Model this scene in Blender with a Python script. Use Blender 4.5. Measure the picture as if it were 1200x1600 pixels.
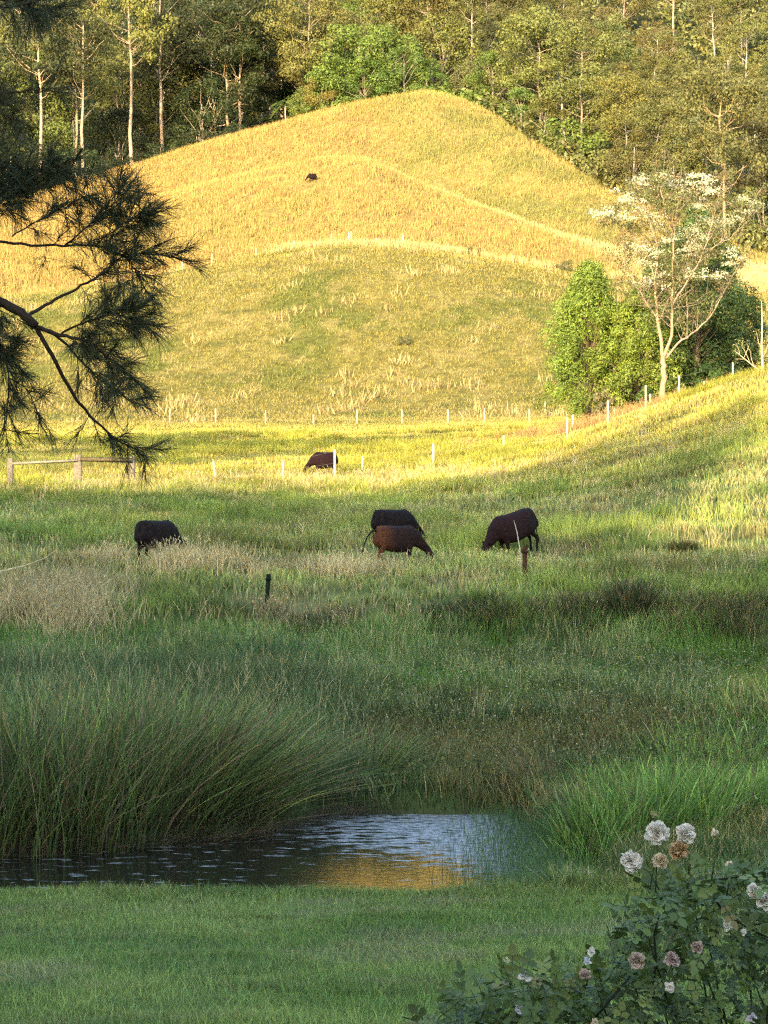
import bpy, math
import numpy as np
from mathutils import Vector, Matrix

R = math.radians
sc = bpy.context.scene
for o in list(bpy.data.objects):
    bpy.data.objects.remove(o)
C = sc.collection
rng = np.random.default_rng(11)

# ------------------------------------------------------------------ camera, world, sun, exposure
F = 3566.0            # focal length in photo pixels (photo 1200 x 1600)
ZC = 4.4              # camera height above the pond
cam_d = bpy.data.cameras.new('camera')
cam = bpy.data.objects.new('camera', cam_d)
C.objects.link(cam)
cam.location = (0, 0, ZC)
cam.rotation_euler = (R(90), 0, 0)
cam_d.sensor_fit = 'VERTICAL'
cam_d.sensor_height = 36.0
cam_d.lens = F / 1600 * 36
cam_d.clip_start = 0.1
cam_d.clip_end = 4000
sc.camera = cam

SUN_EL = R(13.0)
SUN_AZ = R(200.0)     # clockwise from +Y : behind the camera, a little left
w = bpy.data.worlds.new('World')
sc.world = w
w.use_nodes = True
nt = w.node_tree
bg = nt.nodes['Background']
sky = nt.nodes.new('ShaderNodeTexSky')
sky.sky_type = 'NISHITA'
sky.sun_disc = False
sky.sun_elevation = SUN_EL
sky.sun_rotation = SUN_AZ
sky.air_density = 1.0
sky.dust_density = 1.5
sky.ozone_density = 1.0
nt.links.new(sky.outputs[0], bg.inputs[0])
bg.inputs[1].default_value = 0.15

sl = bpy.data.lights.new('sun', 'SUN')
sl.energy = 2.0
sl.angle = R(0.55)
sl.color = (1.0, 0.77, 0.45)
sun = bpy.data.objects.new('sun', sl)
C.objects.link(sun)
sdir = Vector((math.sin(SUN_AZ) * math.cos(SUN_EL), math.cos(SUN_AZ) * math.cos(SUN_EL), math.sin(SUN_EL)))
sun.rotation_euler = sdir.to_track_quat('Z', 'Y').to_euler()
sun.location = (-30, -60, 80)

sc.view_settings.view_transform = 'Standard'
sc.view_settings.look = 'None'
sc.view_settings.gamma = 1.0
sc.view_settings.exposure = 2.12
sc.cycles.use_denoising = False
sc.cycles.pixel_filter_type = 'BLACKMAN_HARRIS'
sc.cycles.filter_width = 1.3
sc.cycles.max_bounces = 5
sc.cycles.diffuse_bounces = 2
sc.cycles.glossy_bounces = 3
sc.cycles.transmission_bounces = 3
sc.cycles.transparent_max_bounces = 6
sc.cycles.volume_bounces = 0

# ------------------------------------------------------------------ helpers
def vnoise(x, y, seed=0):
    x = np.asarray(x, float); y = np.asarray(y, float)
    xi = np.floor(x).astype(np.int64); yi = np.floor(y).astype(np.int64)
    fx = x - xi; fy = y - yi
    fx = fx * fx * (3 - 2 * fx); fy = fy * fy * (3 - 2 * fy)
    def h(a, b):
        n = (a * 374761393 + b * 668265263 + seed * 1442695041) & 0xffffffff
        n = ((n ^ (n >> 13)) * 1274126177) & 0xffffffff
        n = n ^ (n >> 16)
        return (n & 0xffff) / 65535.0
    a = h(xi, yi); b = h(xi + 1, yi); c = h(xi, yi + 1); d = h(xi + 1, yi + 1)
    return (a * (1 - fx) + b * fx) * (1 - fy) + (c * (1 - fx) + d * fx) * fy

def fbm(x, y, seed=0, o=3):
    t = 0; s = 0; a = 1.0
    for k in range(o):
        t = t + a * vnoise(x * 2 ** k, y * 2 ** k, seed + 17 * k); s += a; a *= .5
    return t / s

def sstep(x, a, b):
    t = np.clip((np.asarray(x, float) - a) / (b - a), 0, 1)
    return t * t * (3 - 2 * t)

def make_mesh(name, V, faces, col=None, smooth=False):
    """faces: (N,3) or (N,4) array or list of such arrays; col (nv,3)."""
    V = np.ascontiguousarray(V, np.float32)
    fl = faces if isinstance(faces, list) else [faces]
    fl = [np.asarray(f, np.int32) for f in fl if len(f)]
    me = bpy.data.meshes.new(name)
    me.vertices.add(len(V))
    me.vertices.foreach_set('co', V.ravel())
    loops = np.concatenate([f.ravel() for f in fl])
    tot = np.concatenate([np.full(len(f), f.shape[1], np.int32) for f in fl])
    start = np.concatenate([[0], np.cumsum(tot)[:-1]]).astype(np.int32)
    me.loops.add(len(loops))
    me.loops.foreach_set('vertex_index', loops)
    me.polygons.add(len(tot))
    me.polygons.foreach_set('loop_start', start)
    me.polygons.foreach_set('loop_total', tot)
    if smooth:
        me.polygons.foreach_set('use_smooth', np.ones(len(tot), bool))
    if col is not None:
        ca = me.color_attributes.new('Col', 'FLOAT_COLOR', 'POINT')
        c4 = np.ones((len(V), 4), np.float32)
        c4[:, :3] = np.clip(col, 0, 1)
        ca.data.foreach_set('color', c4.ravel())
    me.update(calc_edges=True)
    return me

def link(name, me, mat, parent=None, loc=None, smooth=None):
    o = bpy.data.objects.new(name, me)
    C.objects.link(o)
    if mat is not None:
        if not me.materials:
            me.materials.append(mat)
    if parent is not None:
        o.parent = parent
    if loc is not None:
        o.location = loc
    return o

def tag(o, label=None, cat=None, group=None, kind=None):
    if label: o['label'] = label
    if cat: o['category'] = cat
    if group: o['group'] = group
    if kind: o['kind'] = kind
    return o

def empty(name, loc, rz=0.0):
    o = bpy.data.objects.new(name, None)
    o.empty_display_size = 0.2
    C.objects.link(o)
    o.location = loc
    o.rotation_euler = (0, 0, rz)
    return o

def copy_tree(o, parent=None):
    c = o.copy()
    C.objects.link(c)
    if parent is not None:
        c.parent = parent
    for ch in list(o.children):
        copy_tree(ch, c)
    return c

class MB:
    """collects shapes into one mesh"""
    def __init__(s):
        s.V = []; s.Q = []; s.T = []; s.C = []; s.n = 0
    def add(s, V, Q=None, T=None, col=(.5, .5, .5)):
        V = np.asarray(V, float)
        if Q is not None and len(Q): s.Q.append(np.asarray(Q) + s.n)
        if T is not None and len(T): s.T.append(np.asarray(T) + s.n)
        s.V.append(V)
        c = np.asarray(col, float)
        s.C.append(np.broadcast_to(c, (len(V), 3)) if c.ndim == 1 else c)
        s.n += len(V)
    def tube(s, P, rad, n=8, col=(.5, .5, .5), cap=True, jitter=0.0, sq=1.0):
        """P (m,3), rad (m,) or (m,2) -> (side, up) radii"""
        P = np.asarray(P, float); m = len(P)
        rad = np.asarray(rad, float)
        if rad.ndim == 0: rad = np.full(m, float(rad))
        if rad.ndim == 1: rad = np.stack([rad, rad], 1)
        T = np.gradient(P, axis=0); T /= np.linalg.norm(T, axis=1)[:, None] + 1e-9
        ref = np.array([0, 0, 1.0]) if abs(T[0][2]) < .95 and np.mean(np.abs(T[:, 2])) < .9 else np.array([0, 1.0, 0])
        S = np.cross(T, ref); S /= np.linalg.norm(S, axis=1)[:, None] + 1e-9
        U = np.cross(S, T)
        a = np.arange(n) / n * 2 * np.pi
        ca = np.sign(np.cos(a)) * np.abs(np.cos(a)) ** sq; sa = np.sign(np.sin(a)) * np.abs(np.sin(a)) ** sq
        ring = P[:, None] + S[:, None] * (ca[None, :, None] * rad[:, None, 0:1]) + U[:, None] * (sa[None, :, None] * rad[:, None, 1:2])
        if jitter:
            ring = ring + rng.normal(0, jitter, ring.shape)
        V = ring.reshape(-1, 3)
        i = np.arange(m - 1)[:, None] * n; j = np.arange(n)[None]
        Q = np.stack([i + j, i + (j + 1) % n, i + n + (j + 1) % n, i + n + j], -1).reshape(-1, 4)
        Tt = None
        if cap:
            V = np.vstack([V, P[0], P[-1]])
            a0 = np.stack([np.full(n, m * n), (np.arange(n) + 1) % n, np.arange(n)], 1)
            b = (m - 1) * n
            a1 = np.stack([np.full(n, m * n + 1), b + np.arange(n), b + (np.arange(n) + 1) % n], 1)
            Tt = np.vstack([a0, a1])
        cc = np.asarray(col, float)
        if cc.ndim == 2:
            cc = np.repeat(cc, n, 0)
            if cap: cc = np.vstack([cc, cc[0], cc[-1]])
        s.add(V, Q, Tt, cc)
    def box(s, c, h, rz=0, col=(.5, .5, .5), bev=0.0):
        c = np.asarray(c, float); h = np.asarray(h, float)
        b = bev
        pts = []
        for zz, k in ((-h[2], b), (-h[2] + b, 0), (h[2] - b, 0), (h[2], b)):
            hx, hy = h[0] - k, h[1] - k
            e = b if b else 0
            pts += [(-hx + e, -hy, zz), (hx - e, -hy, zz), (hx, -hy + e, zz), (hx, hy - e, zz), (hx - e, hy, zz), (-hx + e, hy, zz), (-hx, hy - e, zz), (-hx, -hy + e, zz)]
        V = np.array(pts)
        ca, sa = math.cos(rz), math.sin(rz)
        V = V @ np.array([[ca, sa, 0], [-sa, ca, 0], [0, 0, 1]]) + c
        n = 8
        i = np.arange(3)[:, None] * n; j = np.arange(n)[None]
        Q = np.stack([i + j, i + (j + 1) % n, i + n + (j + 1) % n, i + n + j], -1).reshape(-1, 4)
        Q = np.vstack([Q, [[0, 7, 6, 1], [1, 6, 5, 2], [2, 5, 4, 3]], [[24, 25, 30, 31], [25, 26, 29, 30], [26, 27, 28, 29]]])
        s.add(V, Q, None, col)
    def mesh(s, name, smooth=False):
        f = []
        if s.Q: f.append(np.vstack(s.Q))
        if s.T: f.append(np.vstack(s.T))
        return make_mesh(name, np.vstack(s.V), f, np.vstack(s.C), smooth)

def rand_dirs(n, up=0.0):
    v = rng.normal(size=(n, 3)); v[:, 2] += up
    return v / np.linalg.norm(v, axis=1)[:, None]

def cards(P, N, size, aspect, col, fold=0.25, hang=0.0):
    """leaf-like rhombus cards at P, facing N; returns V, T, colours"""
    n = len(P)
    size = np.broadcast_to(size, (n,)); aspect = np.broadcast_to(aspect, (n,))
    r = rng.normal(size=(n, 3)); r[:, 2] -= hang
    A = r - (r * N).sum(1)[:, None] * N
    A /= np.linalg.norm(A, axis=1)[:, None] + 1e-9
    B = np.cross(N, A)
    L = (A * (size * .5)[:, None]); W = (B * (size * aspect * .5)[:, None])
    up = N * (size * fold * .35)[:, None]
    V = np.stack([P - L, P + W - up, P + L, P - W - up], 1).reshape(-1, 3)
    b = np.arange(n)[:, None] * 4
    T = np.concatenate([b + np.array([[0, 1, 2]]), b + np.array([[0, 2, 3]])])
    c = np.repeat(np.asarray(col), 4, 0)
    return V, T, c

def blades(base, h, lean, width, col0, col1, segs=2, yaw=None):
    """curved grass blades. base (n,3), h (n,), lean (n,2) tip offset, width (n,)"""
    n = len(base)
    if yaw is None: yaw = rng.uniform(0, np.pi, n)
    W = np.stack([np.cos(yaw), np.sin(yaw), np.zeros(n)], 1) * (width * .5)[:, None]
    rows = []
    cols = []
    for k in range(segs + 1):
        t = k / segs
        p = base.copy()
        p[:, :2] += lean * (t ** 1.7)
        p[:, 2] += h * (t - .12 * t * t) * 1.08
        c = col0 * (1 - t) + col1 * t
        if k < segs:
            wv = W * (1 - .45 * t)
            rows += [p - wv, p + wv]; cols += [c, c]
        else:
            rows += [p]; cols += [c]
    m = len(rows)
    V = np.stack(rows, 1).reshape(-1, 3)
    Cc = np.stack(cols, 1).reshape(-1, 3)
    b = np.arange(n)[:, None] * m
    T = []
    for k in range(segs - 1):
        a = 2 * k
        T.append(b + np.array([[a, a + 1, a + 3]])); T.append(b + np.array([[a, a + 3, a + 2]]))
    a = 2 * (segs - 1)
    T.append(b + np.array([[a, a + 1, a + 2]]))
    return V, np.concatenate(T), Cc

# ------------------------------------------------------------------ materials
def new_mat(name):
    m = bpy.data.materials.new(name)
    m.use_nodes = True
    nt = m.node_tree
    p = nt.nodes['Principled BSDF']
    return m, nt, p

def col_mat(name, rough=.7, spec=.2, translucent=0.0, objcol=False, noise=0.0, nscale=5.0, bump=0.0):
    """vertex colour (pigment, with light painted in at places) with optional noise, per-object tint, leaf translucency"""
    m, nt, p = new_mat(name)
    a = nt.nodes.new('ShaderNodeVertexColor'); a.layer_name = 'Col'
    src = a.outputs[0]
    def mul(s1, s2):
        x = nt.nodes.new('ShaderNodeMix'); x.data_type = 'RGBA'; x.blend_type = 'MULTIPLY'
        x.inputs[0].default_value = 1
        nt.links.new(s1, x.inputs[6]); nt.links.new(s2, x.inputs[7])
        return x.outputs[2]
    if objcol:
        oi = nt.nodes.new('ShaderNodeObjectInfo')
        src = mul(src, oi.outputs['Color'])
    if noise or bump:
        tc = nt.nodes.new('ShaderNodeTexCoord')
        nz = nt.nodes.new('ShaderNodeTexNoise'); nz.inputs['Scale'].default_value = nscale
        nz.inputs['Detail'].default_value = 6
        nt.links.new(tc.outputs['Object'], nz.inputs['Vector'])
        if noise:
            mr = nt.nodes.new('ShaderNodeMapRange')
            mr.inputs['From Min'].default_value = .3; mr.inputs['From Max'].default_value = .7
            mr.inputs['To Min'].default_value = 1 - noise; mr.inputs['To Max'].default_value = 1 + noise
            nt.links.new(nz.outputs['Fac'], mr.inputs['Value'])
            src = mul(src, mr.outputs[0])
        if bump:
            bp = nt.nodes.new('ShaderNodeBump'); bp.inputs['Strength'].default_value = bump
            bp.inputs['Distance'].default_value = .05
            nt.links.new(nz.outputs['Fac'], bp.inputs['Height'])
            nt.links.new(bp.outputs[0], p.inputs['Normal'])
    nt.links.new(src, p.inputs['Base Color'])
    p.inputs['Roughness'].default_value = rough
    p.inputs['Specular IOR Level'].default_value = spec
    if translucent:
        tr = nt.nodes.new('ShaderNodeBsdfTranslucent')
        nt.links.new(src, tr.inputs['Color'])
        mx = nt.nodes.new('ShaderNodeMixShader'); mx.inputs[0].default_value = translucent
        nt.links.new(p.outputs[0], mx.inputs[1]); nt.links.new(tr.outputs[0], mx.inputs[2])
        nt.links.new(mx.outputs[0], nt.nodes['Material Output'].inputs[0])
    return m

M_grass = col_mat('grass_blade', .6, .25, .2)
M_ground = col_mat('soil_and_grass', .95, .05, 0, noise=.35, nscale=1.3, bump=.6)
M_leaf = col_mat('tree_leaf', .6, .2, .12, objcol=True)
M_leafn = col_mat('near_leaf', .5, .3, .12)
M_bark = col_mat('bark', .85, .1, 0, objcol=True, noise=.3, nscale=3)
M_barkn = col_mat('bark_near', .85, .15, 0, noise=.35, nscale=9, bump=.5)
M_needle = col_mat('needle', .6, .2, .1)
M_wood = col_mat('weathered_wood', .85, .1, 0, noise=.35, nscale=14, bump=.4)
M_petal = col_mat('petal', .6, .2, .25)

# ------------------------------------------------------------------ terrain
def pchip(x, y, xq):
    x = np.asarray(x, float); y = np.asarray(y, float)
    h = np.diff(x); dl = np.diff(y) / h
    d = np.zeros_like(y)
    s = dl[:-1] * dl[1:] > 0
    w1 = 2 * h[1:] + h[:-1]; w2 = h[1:] + 2 * h[:-1]
    with np.errstate(all='ignore'):
        d[1:-1] = np.where(s, (w1 + w2) / (w1 / dl[:-1] + w2 / dl[1:]), 0)
    d[0] = dl[0]; d[-1] = dl[-1]
    i = np.clip(np.searchsorted(x, xq) - 1, 0, len(x) - 2)
    t = (xq - x[i]) / h[i]
    return ((1 + 2 * t) * (1 - t) ** 2) * y[i] + t * (1 - t) ** 2 * h[i] * d[i] + t * t * (3 - 2 * t) * y[i + 1] + t * t * (t - 1) * h[i] * d[i + 1]

def zy(Y, d):
    return ZC + (800 - Y) / F * d

XS = np.arange(-700, 1921, 20.0)
DG = np.concatenate([np.arange(0, 60, .25), np.arange(60, 900.1, 1.0)])
def it(xs, ys, sm=3):
    v = np.interp(XS, xs, ys)
    for _ in range(sm):
        v = np.convolve(np.pad(v, 2, mode='edge'), [.1, .2, .4, .2, .1], 'valid')
    return v
XK = [-700, 0, 300, 600, 850, 1000, 1200, 1900]
Z57 = it(XK, [3.2, 3.2, 3.2, 3.2, 3.25, 3.35, 3.6, 4.5])
Z75 = it(XK, [4.4, 4.5, 4.5, 4.5, 4.75, 5.2, 6.2, 9.5])
Z95 = it(XK, [5.4, 5.7, 5.75, 5.8, 6.4, 7.3, 8.9, 14])
Z115 = it(XK, [6.6, 7.0, 7.1, 7.2, 7.8, 9.4, 11.5, 18])
Z130 = it(XK, [7.8, 8.1, 8.1, 8.2, 8.7, 9.8, 11.8, 19])
Z150 = it(XK, [9.0, 9.3, 9.4, 9.5, 9.9, 10.5, 13.0, 20])
Z178 = it(XK, [11.4, 11.5, 11.4, 11.5, 11.8, 12.6, 16.4, 24])
YC = it([-700, -100, 100, 260, 330, 400, 480, 540, 640, 740, 880, 1000, 1200, 1900], [520, 480, 455, 428, 416, 404, 393, 388, 390, 400, 425, 440, 470, 480], 1)
DE = it([-700, 60, 200, 720, 960, 1200, 1900], [345, 350, 380, 380, 325, 285, 280], 1)
YE = it([-700, 0, 180, 300, 400, 480, 560, 640, 700, 750, 800, 850, 900, 960, 1020, 1100, 1200, 1900],
        [400, 322, 272, 233, 207, 187, 166, 150, 149, 168, 200, 238, 272, 305, 330, 370, 410, 420], 1)
DRr = it([-700, 560, 980, 1900], [330, 330, 268, 262], 1)
YRr = it([560, 650, 750, 850, 980, 1100], [265, 285, 322, 355, 388, 410], 1)
Y520 = it([-700, 0, 480, 700, 900, 1000, 1200, 1900], [250, 215, 120, 60, 40, 40, 60, 60])
ZT = np.zeros((len(XS), len(DG)))
for i, X in enumerate(XS):
    zc1 = zy(YC[i], 250)
    ze = zy(YE[i], DE[i])
    dr = DRr[i]
    zlin = zc1 + .3 + (ze - zc1 - .3) * (dr - 258) / (DE[i] - 258)
    zr = zy(YRr[i], dr)
    wr = float(sstep(X, 540, 640))
    zr = zlin * (1 - wr) + max(zr, zc1 + .6) * wr
    dip = 2.2 * wr
    drop = float(np.interp(X, [-700, 300, 520, 640], [4, 4, 1.5, 0]))
    D = [0, 4, 9, 15, 25.2, 33, 39, 46, 47.6, 57, 75, 95, 115, 130, 150, 178, 250, 258, dr, dr + 7, DE[i], DE[i] + 30, 520 if DE[i] < 470 else 540, 700, 900]
    Z = [2.6, 2.2, 1.5, 1.0, .17, .26, .85, 1.6, 2.48, Z57[i], Z75[i], Z95[i], Z115[i], Z130[i], Z150[i], Z178[i], zc1, zc1 + .25, zr, zr - dip + (0 if wr > 0 else .8), ze, ze - drop + (6 if X > 700 else 1.0), zy(Y520[i], 520), zy(-160, 700), zy(-420, 900)]
    if X < 600:
        k = 1 - float(sstep(X, 450, 640)) * .8
        Z[8] = Z[8] - .35 * k
    ZT[i] = pchip(D, Z, DG)
# smooth along X a little
for _ in range(2):
    ZT[1:-1] = .25 * ZT[:-2] + .5 * ZT[1:-1] + .25 * ZT[2:]

def lookup(T, X, d):
    fx = np.clip((X - XS[0]) / 20.0, 0, len(XS) - 1.001)
    j = np.where(d < 60, d * 4, 240 + (d - 60))
    j = np.clip(j, 0, len(DG) - 1.001)
    i0 = fx.astype(int); j0 = j.astype(int); a = fx - i0; b = j - j0
    return (T[i0, j0] * (1 - a) + T[i0 + 1, j0] * a) * (1 - b) + (T[i0, j0 + 1] * (1 - a) + T[i0 + 1, j0 + 1] * a) * b

def pond_sd(x, y):
    """signed distance-ish to the pond edge, negative inside"""
    far = np.interp(x, [-12, -5.2, -3.4, -1.6, -.9, .5, 2.0, 2.6], [29.0, 29.2, 30.0, 31.2, 33.0, 33.2, 33.0, 31.0])
    far = far + .25 * (vnoise(x * 1.3, x * 0, 5) - .5)
    near = 25.75 + .25 * (vnoise(x * .9, x * 0 + 7, 6) - .5) + np.clip((x - .3) * .15, 0, 1)
    right = 2.35 - .12 * (y - 29) + .3 * (vnoise(y, y * 0, 9) - .5)
    return np.maximum(np.maximum(y - far, near - y), np.maximum(x - right, -x - 14))

# shadow-casting wooded ridge behind the camera, in sun coordinates
TAX, TAY = -math.sin(SUN_AZ), -math.cos(SUN_AZ)      # horizontal travel direction of the light
def su(x, y):
    return x * TAX + y * TAY, x * TAY - y * TAX
def xy_su(s, u):
    return s * TAX + u * TAY, s * TAY - u * TAX

def terrain_z(x, y, fine=True):
    x = np.asarray(x, float); y = np.asarray(y, float)
    a = np.arctan2(x, y); r = np.hypot(x, y)
    lim = .6
    ac = np.clip(a, -lim, lim)
    d = np.where(np.abs(a) <= lim, y, r * math.cos(lim))
    X = 600 + F * np.tan(ac)
    z = lookup(ZT, X, d)
    s, u = su(x, y)
    back = 2.2 + 19 * np.exp(-((s + 62) / 22.0) ** 2) * sstep(np.abs(u + 25), 190, 120) - .02 * np.clip(-s - 90, 0, 500)
    wb = sstep(np.abs(a), .4, .95) * sstep(r, 8, 26)
    z = z * (1 - wb) + back * wb
    z = z + np.where(r > 900, 0, 0)
    sd = pond_sd(x, y)
    near = (y > 15) & (y < 45)
    z = np.where(near, np.where(sd < .5, z * sstep(sd, -.5, .5) - .55 * (1 - sstep(sd, -.5, .35)), z), z)
    if fine:
        wf = sstep(r, 32, 50)
        z = z + wf * .30 * (fbm(x / 5.5, y / 5.5, 3) - .5) + (.03 + .12 * sstep(r, 38, 60)) * (fbm(x * 1.2, y * 1.2, 8, 2) - .5)
        z = z + sstep(r, 170, 230) * 1.6 * (fbm(x / 22, y / 22, 31) - .5)
    return z

def at(X, d, dz=0.0):
    x = (X - 600) / F * d
    return np.array([x, d, float(terrain_z(x, d)) + dz])

def px3(X, Y, d):
    return np.array([(X - 600) / F * d, d, ZC + (800 - Y) / F * d])

# ---- pigment of the grass cover, by place, plus some painted sunlight
def ground_col(x, y):
    r = np.hypot(x, y)
    X = 600 + F * x / np.maximum(y, 1.0)
    d = np.maximum(y, 0)
    n1 = fbm(x / 7, y / 7, 21); n2 = fbm(x / 1.6, y / 1.6, 22); n3 = fbm(x / 18, y / 18, 25)
    def c(*v): return np.array(v)[None]
    def mix(a, b, t): return a * (1 - t[:, None]) + b * t[:, None]
    lawn = mix(c(.13, .21, .05), c(.19, .26, .07), sstep(n2, .3, .7))
    lawn = mix(lawn, c(.11, .18, .055), sstep(fbm(x * 1.1, y * 1.1, 35), .55, .7) * .6)
    lawn = mix(lawn, c(.24, .235, .13), sstep(fbm(x * .7, y * 1.5, 33), .58, .75) * .5)
    marsh = mix(c(.06, .12, .03), c(.12, .17, .05), sstep(n2, .3, .7))
    mead = mix(c(.18, .25, .07), c(.27, .32, .09), sstep(n1, .3, .7))
    mead = mix(mead, c(.36, .31, .14), sstep(n2 * .6 + n3 * .4, .45, .65) * .65)
    knoll = mix(c(.30, .26, .07), c(.20, .21, .05), sstep(n1, .45, .75))
    knoll = mix(knoll, c(.42, .34, .12), sstep(n2, .5, .75) * .7)
    gold = mix(c(.50, .35, .115), c(.40, .295, .095), sstep(n2, .3, .7))
    gold = mix(gold, c(.35, .30, .085), sstep(n3, .5, .7) * .5)
    gull = mix(c(.43, .34, .11), c(.30, .285, .085), sstep(n1, .35, .65))
    forest = c(.06, .07, .03) * np.ones((len(x), 1))
    out = lawn * np.ones((len(x), 1))
    out = mix(out, marsh, sstep(d, 25.5, 27))
    out = mix(out, mead, sstep(d + 3 * (n1 - .5), 44, 50))
    out = mix(out, mix(mead, c(.50, .42, .08), np.full(len(x), .75)), sstep(d, 72, 95))  # pasture colour yellowed to match the sunlit band
    out = mix(out, knoll, sstep(d + 10 * (n1 - .5), 160, 176))
    dd = np.interp(X, XS, np.full(len(XS), 250.0))
    tg = sstep(d + 14 * (n1 - .5) * sstep(X, 420, 560), dd - 3, dd + 3)
    terr = sstep(np.abs(((d + 9 * fbm(x / 30, y / 30, 27)) % 9.0) - 4.5), .7, .2) * sstep(d, 175, 190) * (fbm(x / 12, y / 12, 28) > .5)
    out = mix(out, c(.19, .19, .055), terr * .8)
    out = mix(out, gold, tg)
    trk = np.exp(-((d - 247.2) / 1.6) ** 2) * sstep(X, 700, 470)
    out = mix(out, c(.16, .17, .05), trk * .8)
    trk = np.exp(-((d - 252.5) / 2.4) ** 2) * sstep(X, 560, 400)
    out = mix(out, c(.66, .52, .26), trk * .8)
    dr = np.interp(X, XS, DRr)
    out = mix(out, gull, sstep(d, dr, dr + 8) * sstep(X, 560, 660))
    out = mix(out, c(.74, .58, .28), np.exp(-((d - dr + 2.5) / 3.0) ** 2) * sstep(X, 540, 640) * .85)  # strong sunlight on the spur ridge painted as a pale line
    # dry orange rank growth on the right rise and by the trees
    bl = np.exp(-((X - 960) / 70) ** 2 - ((d - 124) / 8) ** 2)
    out = mix(out, c(.46, .28, .11), np.clip(bl, 0, 1) * .8)
    de = np.interp(X, XS, DE)
    out = mix(out, forest, sstep(d, de + 2, de + 8))
    out = np.where((y < 3)[:, None], c(.09, .15, .05), out)
    return out

# terrain sheet in polar coordinates round the camera
def build_ground():
    az_f = np.concatenate([np.linspace(-180, -40, 36)[:-1], np.linspace(-40, -13, 60)[:-1], np.linspace(-13, 13, 460), np.linspace(13, 40, 60)[1:], np.linspace(40, 180, 36)[1:]])
    rr = [0.8]
    while rr[-1] < 1000:
        r = rr[-1]
        st = .10 if 24.5 < r < 34 else .25 if r < 60 else .5 if r < 130 else 1.1 if r < 400 else 5 if r < 800 else 20
        st = max(st, .012 * r if r > 400 else 0)
        rr.append(r + st)
    rr = np.array(rr)
    A, Rr = np.meshgrid(np.radians(az_f), rr, indexing='ij')
    x = (np.sin(A) * Rr).ravel(); y = (np.cos(A) * Rr).ravel()
    z = terrain_z(x, y)
    n, m = A.shape
    V = np.stack([x, y, z], 1)
    i = np.arange(n - 1)[:, None] * m; j = np.arange(m - 1)[None]
    Q = np.stack([i + j, i + j + 1, i + m + j + 1, i + m + j], -1).reshape(-1, 4)
    cols = ground_col(x, y) * .62
    sd = pond_sd(x, y)
    mud = (sstep(sd, .25, -.1) * ((y > 15) & (y < 45)))[:, None]
    cols = cols * (1 - mud) + np.array([[.05, .042, .03]]) * mud
    # far outer skirt to the horizon
    me = make_mesh('ground', V, Q, cols, True)
    o = link('ground', me, M_ground)
    tag(o, kind='structure')
build_ground()

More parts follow.
